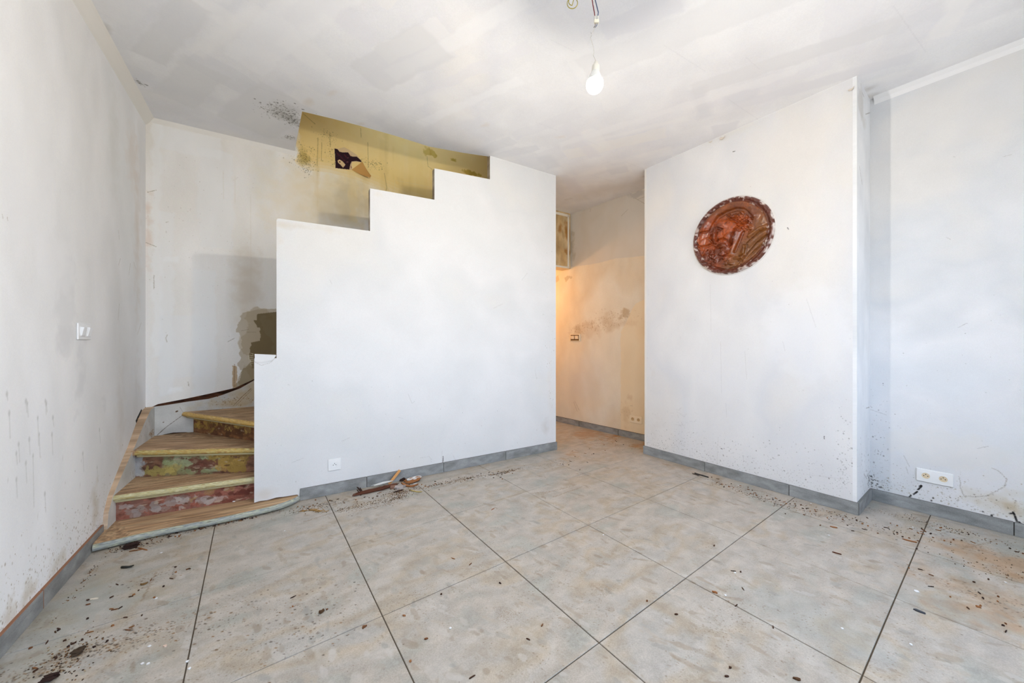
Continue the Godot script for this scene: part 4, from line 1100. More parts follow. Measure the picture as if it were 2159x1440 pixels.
	var add_riser := func(a: Vector2, b: Vector2, h0: float, h1: float, m: Material):
		var sf := Surf.new(a, b)
		var z := Vector3(sf.n.x, 0, -sf.n.y)
		var xf := Transform3D(Basis(Vector3(sf.u.x, 0, -sf.u.y), Vector3.UP, z), sf.pt(0, h0, 0) - base)
		part("riser", slab(PackedVector2Array(rect(0, sf.len, 0, h1 - h0)), xf, 0.02, func(v): return Vector2(clampf(v.x, 0, 1), 1.0 - v.y / 0.3)), m, t)
	var add_cove := func(a: Vector2, b: Vector2, h: float):
		part("cove_moulding", tube_mesh([v3(a, h) - base, v3(b, h) - base], 0.009, 8), cove, t)
	# bottom step with a curved end, standing just off the tiles
	var f1 := [fl(221, 1142, T[1]), fl(280, 1128, T[1]), fl(330, 1117, T[1]), fl(400, 1103, T[1]), fl(450, 1093.5, T[1]), fl(500, 1083, T[1]), fl(540, 1074, T[1]), fl(570, 1067, T[1]), fl(595, 1060, T[1]), fl(612, 1053.5, T[1]), fl(622, 1049, T[1]), fl(628, 1045, T[1])]
	var r2l := fl(243, 1098, T[1]); var r2r := fl(536, 1051, T[1])
	var p1 := PackedVector2Array(f1)
	p1.append_array([sp.a + sp.u * 0.245 - sp.n * 0.006, sp.a + sp.u * 0.2 - sp.n * 0.04, past(r2l, r2r, 0.05) + nd * 0.03, r2l + nd * 0.03, sl_near(r2l, 0.005) , sl_near(f1[0], 0.012)])
	add_tread.call(p1, T[1], 0.037)
	var f1n := [sl_near(past(f1[1], f1[0], 0.05), 0.014)]
	for p in f1: f1n.append(p)
	add_nose.call(f1n, T[1] - 0.001, 0.0175, n1)
	# second step
	var a2 := fl(241, 1045, T[2]); var b2 := past(a2, fl(536, 1005, T[2]), 0.035)
	var r3l := fl(288, 1006, T[2]); var r3r := past(r3l, fl(536, 995, T[2]), 0.06)
	add_riser.call(past(r2r, r2l, 0.03), past(r2l, r2r, 0.04), T[1], T[2] - 0.03, r2)
	add_tread.call(PackedVector2Array([a2, b2, r3r + nd * 0.03, r3l + nd * 0.03, sl_near(r3l, 0.004), sl_near(a2, 0.004)]), T[2], 0.03)
	add_nose.call([a2 + Vector2(-.004, .002), b2], T[2], 0.0165, n2)
	add_cove.call(a2 + nd * 0.016, b2 + nd * 0.016, T[2] - 0.039)
	# third step, a winder
	var a3 := fl(289, 950, T[3]); var b3 := past(a3, fl(536, 944, T[3]), 0.05)
	var r4l := fl(408, 911, T[3]); var r4r := past(r4l, fl(536, 930, T[3]), 0.08)
	add_riser.call(past(r3r, r3l, 0.04), r3r, T[2], T[3] - 0.03, r3)
	add_tread.call(PackedVector2Array([a3, b3, r4r + nd * 0.03, r4l + nd * 0.025, CO + pd * 0.02 + nd * 0.02, sl_near(a3, 0.004)]), T[3], 0.03)
	add_nose.call([a3 + Vector2(-.004, .002), b3], T[3], 0.0165, n3)
	add_cove.call(a3 + nd * 0.016, b3 + nd * 0.016, T[3] - 0.039)
	# fourth step
	var a4 := fl(389, 868.5, T[4]); var b4 := past(a4, fl(536, 889, T[4]), 0.1)
	add_riser.call(r4l, r4r, T[3], T[4] - 0.03, r4)
	add_tread.call(PackedVector2Array([a4, b4, b4 + pd * 0.3 + nd * 0.2, sb.a + sb.u * 1.0 - sb.n * 0.004, sb.a + sb.u * ((a4 - sb.a).dot(sb.u)) - sb.n * 0.004]), T[4], 0.03)
	add_nose.call([a4, b4], T[4], 0.0165, n4)
	add_cove.call(a4 + nd * 0.004 + pd * 0.016, b4 + nd * 0.012 + pd * 0.012, T[4] - 0.039)
	# the straight flight hidden behind the partition
	for k in 5:
		var s := 0.95 + 0.26 * k; var h := 0.71 + 0.17 * k
		var c0 := sb.a + sb.u * s + sb.n * 0.004; var c1 := sb.a + sb.u * s + sb.n * 0.77
		add_riser.call(c0 + pd * 0.03, c1 + pd * 0.03, h - 0.17, h - 0.03, r4)
		add_tread.call(PackedVector2Array([c0, c1, c1 + pd * 0.3, c0 + pd * 0.3]), h, 0.03)
	# strings
	var gc := canvas(-0.1, 1.2, -0.05, 1.2, 400.0)
	gc.base([rgb(212, 212, 208), rgb(202, 201, 196), rgb(220, 218, 214)], 0.05, 2.0, 131, 0, 1, 2, 4)
	var stf := Surf.new(CO + sl.n * 0.05, CO + sl.u * 0.85 + sl.n * 0.018)
	var L := func(x: float, y: float) -> Vector2: return stf.px(x, y)
	for i in 60:
		var p: Vector2 = L.call(rng.randf_range(270, 330), rng.randf_range(880, 1010))
		gc.line([p, p + Vector2(rng.randf_range(-.006, .006), rng.randf_range(-.025, -.005))], .004, rgb(140, 104, 72), .6, .001)
	gc.specks(L.call(320, 915).x, L.call(320, 915).y, .05, .03, 80, .002, .008, rgb(150, 120, 88), .7)
	var rawc := canvas(-0.1, 1.2, -0.05, 1.2, 200.0)
	rawc.base([rgb(202, 176, 148), rgb(184, 154, 124), rgb(214, 194, 170)], 0.25, 4.0, 133, 0, 1, 2, 10)
	var raw := paint(rawc, 0.85)
	var lp := [L.call(226, 1120), L.call(229, 1080), L.call(238, 1046), L.call(262, 990), L.call(285, 940), L.call(304, 893), L.call(318, 864), L.call(327, 857), Vector2(-0.034, L.call(330, 856).y), Vector2(-0.034, 0.02), Vector2(L.call(226, 1120).x, 0.02)]
	var m1 := wall_slab(stf, lp, 0.0, 0.049, gc)
	part("string_board", shifted(m1, -base), [paint(gc, 0.8), raw], t, Transform3D(), "whitewashed string board on the left wall with raw wood top edge")
	var bc := canvas(-0.05, 1.3, 0.2, 1.3, 400.0)
	bc.base([rgb(206, 206, 204), rgb(196, 194, 188), rgb(214, 212, 206)], 0.05, 2.0, 137, 0, 1, 2, 4)
	var B := func(x: float, y: float) -> Vector2: return sb.px(x, y, 0.004)
	for q in [[470, 850, .2, .06], [520, 840, .16, .1], [430, 850, .08, .02], [540, 820, .12, .1]]:
		var p: Vector2 = B.call(q[0], q[1]); bc.patch(p.x, p.y, q[2], q[3], 0, rgb(192, 168, 128), .6, .06, .04, true)
	bc.line([B.call(331, 917), B.call(350, 900), B.call(386, 874)], .004, rgb(70, 56, 44), .8)
	bc.line([B.call(386, 870), B.call(378, 857)], .002, rgb(120, 104, 86), .7)
	bc.line([B.call(492, 855), B.call(510, 836), B.call(530, 818)], .004, rgb(96, 68, 40), .8)
	bc.line([B.call(497, 855), B.call(514, 838), B.call(532, 820)], .003, rgb(96, 68, 40), .8)
	for q in [[448, 837], [458, 836], [494, 840], [372, 867], [344, 890]]:
		var p: Vector2 = B.call(q[0], q[1]); bc.patch(p.x, p.y, .008, .005, .5, rgb(150, 84, 44) if q[0] > 440 and q[0] < 470 else rgb(84, 60, 40), .9, .003, .004, true)
	bc.specks(B.call(500, 845).x, B.call(500, 845).y, .2, .04, 160, .001, .005, rgb(130, 96, 56), .5)
	var bp := [B.call(322, 858), B.call(328, 857), B.call(345, 855), B.call(395, 847), B.call(440, 841), B.call(468, 833), B.call(490, 825), B.call(506, 819), B.call(541, 799), B.call(541, 799) + Vector2(0.5, 0.35), B.call(541, 799) + Vector2(0.5, 0.0), B.call(541, 915), B.call(430, 922), B.call(410, 914), B.call(392, 911), B.call(365, 912), B.call(345, 916), B.call(336, 921), B.call(328, 928), B.call(319, 932)]
	var m2 := wall_slab(sb, bp, 0.004, 0.03, bc)
	part("string_board", shifted(m2, -base), [paint(bc, 0.8), mat(rgb(120, 88, 60), 0.9)], t, Transform3D(), "string board on the wall behind the stair with brown cracks")

func base2() -> Vector2:
	return fl(222, 1142, 0.04)

func sl_near(p: Vector2, off: float) -> Vector2:
	return p - sl.n * ((p - sl.a).dot(sl.n) - off)

func shifted(m: ArrayMesh, by: Vector3) -> ArrayMesh:
	var r := ArrayMesh.new()
	for i in m.get_surface_count():
		var a := m.surface_get_arrays(i)
		var v: PackedVector3Array = a[Mesh.ARRAY_VERTEX]
		for k in v.size(): v[k] += by
		a[Mesh.ARRAY_VERTEX] = v
		r.add_surface_from_arrays(Mesh.PRIMITIVE_TRIANGLES, a)
	return r

# ---- round relief on the chimney breast
func build_medallion():
	var ZP := func(x: float, y: float) -> Vector2: return sc.px(1430.0 + x / 6.858, 390.0 + y / 6.858)
	var ctr: Vector2 = (ZP.call(205, 800) + ZP.call(1390, 640)) * 0.5
	var vt: Vector2 = ZP.call(920, 160); var vb: Vector2 = ZP.call(660, 1318)
	ctr = (ctr + (vt + vb) * 0.5) * 0.5
	var rad: float = (absf(ZP.call(1390, 640).x - ZP.call(205, 800).x) + absf(vt.y - vb.y)) * 0.25
	var N := 200
	var hm := PackedFloat32Array(); hm.resize(N * N)
	var fr := sc.frame(ctr.x, ctr.y, 0.0)
	# local x of the frame may run against s
	var sx := 1.0 if fr.basis.x.dot(Vector3(sc.u.x, 0, -sc.u.y)) > 0 else -1.0
	var G := func(x: float, y: float) -> Vector2:
		var p: Vector2 = (ZP.call(x, y) - ctr) / rad
		return Vector2((p.x * sx * 0.5 + 0.5) * N, (0.5 - p.y * 0.5) * N)
	# bump: ellipse or stroke added by height, "max" keeps the higher
	var bump := func(x: float, y: float, rx: float, ry: float, rot: float, hgt: float, flat: float):
		var c: Vector2 = G.call(x, y)
		var kx: float = rx / 1185.0 * N; var ky: float = ry / 1185.0 * N
		var m := int(maxf(kx, ky)) + 2
		var ca := cos(rot); var sa := sin(rot)
		for yy in range(maxi(int(c.y) - m, 0), mini(int(c.y) + m, N)):
			for xx in range(maxi(int(c.x) - m, 0), mini(int(c.x) + m, N)):
				var dx := xx - c.x; var dy := yy - c.y
				var e := Vector2((dx * ca + dy * sa) / kx, (dy * ca - dx * sa) / ky).length()
				if e < 1.0:
					hm[yy * N + xx] += hgt * minf(1.0, (1.0 - e * e) * flat)
	var stroke := func(pts: Array, width: float, hgt: float):
		var path := []
		for i in pts.size() - 1:
			var p: Vector2 = G.call(pts[i][0], pts[i][1]); var q: Vector2 = G.call(pts[i + 1][0], pts[i + 1][1])
			path.append([p, q])
		var wd: float = width / 1185.0 * N
		var lo := Vector2(1e9, 1e9); var hi := -lo
		for s in path:
			for v in s: lo = lo.min(v); hi = hi.max(v)
		for yy in range(maxi(int(lo.y - wd), 0), mini(int(hi.y + wd) + 1, N)):
			for xx in range(maxi(int(lo.x - wd), 0), mini(int(hi.x + wd) + 1, N)):
				var best := 1e9
				for s in path:
					best = minf(best, Geometry2D.get_closest_point_to_segment(Vector2(xx, yy), s[0], s[1]).distance_squared_to(Vector2(xx, yy)))
				var e := sqrt(best) / wd
				if e < 1.0:
					hm[yy * N + xx] += hgt * (1.0 - e * e) * (1.0 - e * e)
	# hood and background folds
	stroke.call([[330, 900], [370, 700], [450, 540], [600, 390], [800, 285], [960, 265], [1080, 330], [1110, 440]], 95, .010)
	stroke.call([[300, 830], [320, 640], [400, 480], [540, 340], [700, 260], [880, 215], [1040, 230]], 38, .006)
	bump.call(380, 620, 70, 90, .4, .006, 1.6)
	bump.call(420, 840, 110, 80, -.5, .007, 1.6)
	bump.call(1180, 500, 110, 120, 0, .004, 1.5)
	# head
	bump.call(680, 720, 200, 240, .35, .020, 1.5)
	bump.call(640, 600, 130, 110, .3, .008, 1.4)
	bump.call(770, 780, 85, 90, .2, .009, 1.2)
	stroke.call([[575, 655], [630, 625], [700, 635]], 28, .007)
	stroke.call([[505, 700], [545, 690], [575, 720]], 22, .006)
	bump.call(640, 675, 36, 22, .2, -.007, 1.3)
	bump.call(545, 735, 28, 22, .2, -.006, 1.3)
	stroke.call([[590, 660], [580, 740], [575, 810], [600, 850]], 30, .011)
	bump.call(605, 850, 30, 24, 0, .007, 1.3)
	stroke.call([[590, 890], [650, 860], [720, 850], [770, 900]], 26, .009)
	stroke.call([[580, 900], [560, 880], [520, 860]], 22, .007)
	stroke.call([[620, 930], [670, 925]], 18, -.006)
	bump.call(690, 930, 80, 70, .2, .010, 1.4)
	bump.call(640, 1010, 60, 45, 0, .009, 1.4)
	stroke.call([[480, 740], [460, 780], [490, 800], [530, 850]], 22, .008)
	# curls of hair and beard
	var cr := RandomNumberGenerator.new(); cr.seed = 77
	for i in 34:
		var x := cr.randf_range(740, 1070); var y := cr.randf_range(430, 680)
		if y > 560 and x < 820: continue
		bump.call(x, y, cr.randf_range(26, 46), cr.randf_range(20, 34), cr.randf() * 3, cr.randf_range(.005, .010), 1.2)
		bump.call(x + 6, y + 4, 12, 10, 0, -.006, 1.2)
	for i in 26:
		bump.call(cr.randf_range(360, 560), cr.randf_range(940, 1150), cr.randf_range(14, 26), cr.randf_range(20, 50), cr.randf_range(-.5, .5), cr.randf_range(.004, .008), 1.2)
	for i in 12:
		bump.call(cr.randf_range(650, 800), cr.randf_range(1040, 1150), cr.randf_range(20, 40), cr.randf_range(14, 24), cr.randf() * 3, .006, 1.2)
	# collar and cloak folds
	stroke.call([[880, 690], [850, 800], [800, 940], [780, 1000]], 60, .010)
	stroke.call([[1320, 590], [1180, 640], [1040, 740]], 40, .008)
	stroke.call([[1310, 660], [1160, 760], [1000, 900], [930, 1060]], 70, .009)
	stroke.call([[1290, 780], [1160, 880], [1050, 1000], [960, 1140]], 60, .009)
	stroke.call([[1230, 900], [1120, 1000], [1000, 1130]], 40, .006)
	stroke.call([[960, 880], [980, 940], [960, 1060]], 26, .007)
	stroke.call([[830, 1060], [940, 1060], [960, 1100], [880, 1180]], 30, .006)
	stroke.call([[470, 1215], [620, 1255], [800, 1235], [930, 1160]], 34, .008)
	stroke.call([[590, 1110], [520, 1180]], 26, .006)
	# tooled grooves between the forms
	for q in [[[[480, 670], [520, 580], [600, 470], [720, 400], [860, 355], [960, 365], [1040, 430], [1090, 490]], 34, -.011], [[[350, 580], [470, 430], [620, 320], [800, 235]], 20, -.006], [[[500, 700], [520, 790], [560, 880]], 22, -.008], [[[845, 640], [835, 730], [800, 830], [770, 890]], 24, -.010], [[[950, 690], [905, 800], [830, 970]], 24, -.010], [[[1015, 880], [980, 1010], [890, 1040]], 22, -.008], [[[1330, 630], [1190, 690], [1060, 800], [1000, 860]], 22, -.009], [[[1300, 730], [1170, 830], [1010, 1010], [940, 1100]], 20, -.008], [[[1260, 850], [1140, 950], [1010, 1090]], 18, -.006], [[[290, 860], [340, 910], [430, 890], [530, 850]], 26, -.009], [[[300, 760], [340, 710], [440, 680]], 22, -.008], [[[500, 1195], [620, 1080]], 20, -.008], [[[540, 1195], [700, 1235], [900, 1180], [960, 1100]], 20, -.007], [[[580, 815], [640, 800], [700, 790], [750, 815]], 20, -.009], [[[600, 640], [640, 640], [690, 655]], 14, -.007], [[[600, 1030], [660, 1045], [720, 1010]], 22, -.010], [[[720, 450], [770, 500], [850, 540], [920, 570]], 20, -.006], [[[610, 700], [600, 780], [620, 830]], 14, -.007], [[[660, 640], [680, 690], [690, 730]], 12, -.005]]:
		stroke.call(q[0], q[1], q[2])
	for i in 30:      # S-shaped locks
		var x := cr.randf_range(730, 1060); var y := cr.randf_range(420, 660)
		if y > 560 and x < 830: continue
		var a := cr.randf() * TAU
		stroke.call([[x, y], [x + 22 * cos(a), y + 22 * sin(a)], [x + 34 * cos(a + 0.9), y + 34 * sin(a + 0.9)]], 13, -.007)
	for i in 26:
		var x := cr.randf_range(350, 560); var y := cr.randf_range(930, 1140)
		var a := cr.randf_range(1.0, 2.2)
		stroke.call([[x, y], [x + 24 * cos(a), y + 24 * sin(a)], [x + 46 * cos(a + 0.4), y + 46 * sin(a + 0.4)]], 12, -.005)
	# vertex grid in rings
	var st := new_st()
	var R := 110; var A := 260
	var nz := FastNoiseLite.new(); nz.seed = 9; nz.frequency = 0.05; nz.fractal_octaves = 4
	var hgt := func(x: float, y: float) -> float:
		var gx := clampf((x * 0.5 + 0.5) * N, 0, N - 1.01); var gy := clampf((0.5 - y * 0.5) * N, 0, N - 1.01)
		var ix := int(gx); var iy := int(gy); var fx := gx - ix; var fy := gy - iy
		var i1 := mini(ix + 1, N - 1); var j1 := mini(iy + 1, N - 1)
		var h: float = lerpf(lerpf(hm[iy * N + ix], hm[iy * N + i1], fx), lerpf(hm[j1 * N + ix], hm[j1 * N + i1], fx), fy)
		var r := sqrt(x * x + y * y)
		var ang := atan2(y, x)
		h *= 1.9 * (1.0 - smoothstep(0.84, 0.9, r))
		h += 0.016 + nz.get_noise_2d(x * 90, y * 90) * 0.0022
		h += 0.012 * exp(-((r - 0.94) / 0.035) ** 2) + 0.003 * sin(ang * 46.0 + nz.get_noise_2d(x * 40, y * 40) * 6.0) * exp(-((r - 0.93) / 0.03) ** 2)
		h -= 0.004 * exp(-((r - 0.865) / 0.018) ** 2)
		h = maxf(h, 0.004 + 0.0015 * nz.get_noise_2d(x * 140, y * 140))
		if r > 0.97: h *= sqrt(maxf(0.0, 1.0 - ((r - 0.97) / 0.03) ** 2))
		return h
	var pos := []; var nor := []; var col := []
	for i in R + 1:
		var r := (float(i) / R) ** 0.85
		for k in A:
			var a := TAU * k / A
			var x := r * cos(a); var y := r * sin(a)
			pos.append(Vector3(x * rad, y * rad, hgt.call(x, y)))
			var e := 0.008
			var gx: float = (hgt.call(x + e, y) - hgt.call(x - e, y)) / (2 * e * rad); var gy: float = (hgt.call(x, y + e) - hgt.call(x, y - e)) / (2 * e * rad)
			nor.append(Vector3(-gx, -gy, 1).normalized() if i < R else Vector3(cos(a), sin(a), 0))
			# glaze colours by region: maroon rim, orange-brown head, ochre cloak, chipped white plaster
			var n1 := nz.get_noise_2d(x * 30 + 50, y * 30); var n2 := nz.get_noise_2d(x * 110, y * 110 + 80)
			var c := rgb(166, 76, 28).lerp(rgb(112, 48, 20), clampf(0.5 + n1 * 1.8, 0, 1))
			var cloak := smoothstep(0.0, 0.35, x * 0.75 - y * 0.55 - 0.12)
			c = c.lerp(rgb(120, 78, 34), cloak * 0.8)
			var hood := smoothstep(0.2, 0.5, y + 0.2 * x - 0.15)
			c = c.lerp(rgb(116, 70, 30), hood * 0.5)
			c = c.lerp(rgb(84, 34, 22), smoothstep(0.82, 0.9, r) * 0.8)
			c = c.lerp(rgb(70, 30, 20), clampf(nz.get_noise_2d(x * 300, y * 300) * 2.2 - 0.25, 0, 0.4))
			var chip := smoothstep(0.95, 0.975, r) * clampf(n2 * 5.0 + 0.1 + (0.9 if x * 0.8 - y * 0.6 > 0.55 else 0.0), 0, 1)
			c = c.lerp(rgb(206, 202, 200), chip * 0.85)
			if r > 0.84 and n2 > 0.33: c = c.lerp(rgb(222, 216, 210), 0.7)
			col.append(c.srgb_to_linear())
	for i in R:
		for k in A:
			var p := i * A + k; var q := i * A + (k + 1) % A
			for tq in [[p, q, q + A], [p, q + A, p + A]]:
				if i == 0 and tq[1] == q: continue
				stri(st, [pos[tq[0]], pos[tq[1]], pos[tq[2]]], [nor[tq[0]], nor[tq[1]], nor[tq[2]]], null, [col[tq[0]], col[tq[1]], col[tq[2]]])
	var m := StandardMaterial3D.new()
	m.vertex_color_use_as_albedo = true
	m.roughness = 0.36
	m.metallic_specular = 0.55
	m.clearcoat_enabled = true; m.clearcoat = 0.3; m.clearcoat_roughness = 0.15
	var t := thing("wall_relief", "round glazed brown relief of a bearded head on the chimney breast", "relief", fr)
	part("disc", st.commit(), m, t)
	# white plaster bedding showing round the edge
	var ring := new_st()
	lathe(ring, [Vector2(rad * 0.97, 0.007), Vector2(rad * 1.012, 0.005), Vector2(rad * 1.025, 0.0)], 90, Transform3D(Basis(Vector3.RIGHT, PI / 2), Vector3.ZERO))
	part("plaster_bed", ring.commit(), mat(rgb(212, 208, 204), 0.9), t, Transform3D(), "chipped white plaster edge")

# ---- bare bulb on its wires
func build_bulb():
	var at := Vector3(0.351, 2.17, -1.55)
	var t := thing("hanging_bulb", "lit bare bulb hanging from the ceiling on thin wires", "lamp", Transform3D(Basis(), at))
	var g := StandardMaterial3D.new()
	g.albedo_color = Color(1, 0.98, 0.94); g.emission_enabled = true; g.emission = Color(1.0, 0.95, 0.86); g.emission_energy_multiplier = 8.0
	g.roughness = 0.3
	var tilt := Transform3D(Basis(Vector3.BACK, -0.06), Vector3.ZERO)
	var prof := []
	for k in 15:
		var a := PI * 0.40 + (PI - PI * 0.40) * k / 14.0
		prof.append(Vector2(0.036 * sin(a), 0.036 * cos(a)))
	part("glass_globe", lathe_mesh(prof, 28, tilt), g, t, Transform3D(), "glowing white globe")
	part("bulb_base", lathe_mesh([Vector2(0, 0.060), Vector2(0.0135, 0.059), Vector2(0.018, 0.050), Vector2(0.030, 0.024), Vector2(0.0350, 0.0112), Vector2(0, 0.0112)], 28, tilt), mat(rgb(240, 240, 236), 0.45), t, Transform3D(), "white plastic neck of the bulb")
	part("socket", lathe_mesh([Vector2(0, 0.098), Vector2(0.007, 0.097), Vector2(0.010, 0.088), Vector2(0.0155, 0.080), Vector2(0.0165, 0.056), Vector2(0.013, 0.054), Vector2(0, 0.054)], 20, tilt), mat(rgb(232, 228, 216), 0.5), t, Transform3D(), "pale lamp holder")
	lamp(Vector3(0, -0.012, 0), Color(1.0, 0.965, 0.915), BULB_ENERGY, 0.018, t)
	var W := func(x: float, y: float) -> Vector3: return Vector3((x - CX) / FOC * 1.55, EYE - (y - CY) / FOC * 1.55, -1.55) - at
	# thin pale flex, kinked
	part("flex", tube_mesh([Vector3(0.006, 0.097, 0), W.call(1251, 116), W.call(1252.5, 110), W.call(1250, 95), W.call(1247, 84), W.call(1245, 79), W.call(1247, 72), W.call(1251, 65), W.call(1254, 57)], 0.0012, 6), mat(rgb(214, 210, 200), 0.6), t, Transform3D(), "thin pale twisted flex")
	part("bare_wire", tube_mesh([W.call(1245, 80), W.call(1247, 75), W.call(1246, 68)], 0.0009, 5), mat(rgb(150, 150, 150), 0.4, 0.5, 0.6), t)
	part("lead", tube_mesh([W.call(1252, 58), W.call(1255, 54), W.call(1255, 48)], 0.0014, 6), mat(rgb(90, 70, 66), 0.6), t, Transform3D(), "short brown lead below the connector")
	part("lead", tube_mesh([W.call(1255, 58), W.call(1258.5, 53), W.call(1259, 48)], 0.0014, 6), mat(rgb(90, 96, 120), 0.6), t, Transform3D(), "short blue lead below the connector")
	part("terminal_block", rbox_mesh(Vector3(0.021, 0.014, 0.012), 0.003, Transform3D(Basis(), W.call(1257.5, 45.5))), mat(rgb(240, 234, 214), 0.5), t, Transform3D(), "cream terminal block")
	for dx in [-3.0, 3.0]:
		part("terminal_sleeve", tube_mesh([W.call(1257.5 + dx, 43), W.call(1257.5 + dx, 35)], 0.0048, 10), mat(rgb(212, 210, 202), 0.4), t, Transform3D(), "clear grey terminal sleeve")
	var up := (CEIL - at.y)
	var top: Vector3 = W.call(1244, -20); top.y = up
	var top2: Vector3 = W.call(1250, -20); top2.y = up
	part("wire", tube_mesh([W.call(1254.5, 38), W.call(1253, 25), W.call(1250, 10), W.call(1248, -5), top], 0.0021, 7), mat(rgb(120, 40, 44), 0.5), t, Transform3D(), "dark red wire")
	part("wire", tube_mesh([W.call(1260, 38), W.call(1261.5, 26), W.call(1258, 12), W.call(1254, -4), top2], 0.0021, 7), mat(rgb(70, 88, 120), 0.5), t, Transform3D(), "blue wire")
	# spare earth wire coiled from the ceiling
	var e := thing("coiled_earth_wire", "yellow-green wire loop dangling from the ceiling beside the bulb wires", "wire", Transform3D(Basis(), Vector3(at.x + W.call(1207, 0).x, CEIL, -1.55)))
	var c: Vector3 = Vector3(0, 2.51 - CEIL + 0.002, 0)
	var pts := []
	for k in 34:
		var a := 2.2 + k * 0.26
		var r := 0.0235 - 0.0002 * k
		pts.append(c + Vector3(cos(a) * r, sin(a) * r * 1.05 + 0.0, 0.003 * k / 8.0))
	pts.append_array([c + Vector3(0.016, 0.05, 0.012), c + Vector3(0.03, 0.12, 0.008), Vector3(0.034, 0.0, 0.0)])
	part("loop", tube_mesh(pts, 0.0017, 6), mat(rgb(166, 152, 60), 0.5), e)

# ---- sockets and switches
func plate_frame(w: float, h: float, d: float, r: float) -> ArrayMesh:
	return rbox_mesh(Vector3(w, h, d), r, Transform3D(Basis(), Vector3(0, 0, d * 0.5)))

func outlet(parent: Node3D, x: float, z: float, m: Material, dark: Material, well: Material):
	# square insert with a round well, two holes and the earth pin
	var st := new_st()
	var s := 0.0215; var r := 0.0182; var n := 28
	for k in n:
		var a := TAU * k / n; var b := TAU * (k + 1) / n
		var q := func(an: float) -> Vector3:
			var c := cos(an); var d := sin(an); var f := s / maxf(absf(c), absf(d))
			return Vector3(x + c * f, d * f, z + 0.003)
		var p := func(an: float, rr: float, zz: float) -> Vector3: return Vector3(x + cos(an) * rr, sin(an) * rr, zz)
		quad(st, q.call(a), q.call(b), p.call(b, r, z + 0.003), p.call(a, r, z + 0.003), Vector3.BACK)
		var no := Vector3(-cos((a + b) * 0.5), -sin((a + b) * 0.5), 0)
		quad(st, p.call(a, r, z + 0.003), p.call(b, r, z + 0.003), p.call(b, r, z - 0.006), p.call(a, r, z - 0.006), no)
		var lo: Vector3 = q.call(a); var hi: Vector3 = q.call(b)
		lo.z = z; hi.z = z
		var mid := Vector3(lo.x - x, lo.y, 0) + Vector3(hi.x - x, hi.y, 0)
		var nn := Vector3(signf(mid.x), 0, 0) if absf(mid.x) > absf(mid.y) else Vector3(0, signf(mid.y), 0)
		quad(st, q.call(a), q.call(b), hi, lo, nn)
	var ins := part("outlet", st.commit(), m, parent)
	part("well", lathe_mesh([Vector2(0, 0.0), Vector2(0.0176, 0.0)], 24, Transform3D(Basis(Vector3.RIGHT, PI / 2), Vector3(x, 0, z + 0.0004))), well, ins)
	for dx in [-0.0085, 0.0085]:
		part("pin_hole", lathe_mesh([Vector2(0, 0.001), Vector2(0.0026, 0.001), Vector2(0.0026, 0)], 10, Transform3D(Basis(Vector3.RIGHT, PI / 2), Vector3(x + dx, -0.001, z + 0.0005))), dark, ins)
	part("earth_pin", lathe_mesh([Vector2(0, 0.004), Vector2(0.0022, 0.003), Vector2(0.0024, 0.0)], 10, Transform3D(Basis(Vector3.RIGHT, PI / 2), Vector3(x, 0.0085, z + 0.0005))), dark, ins)

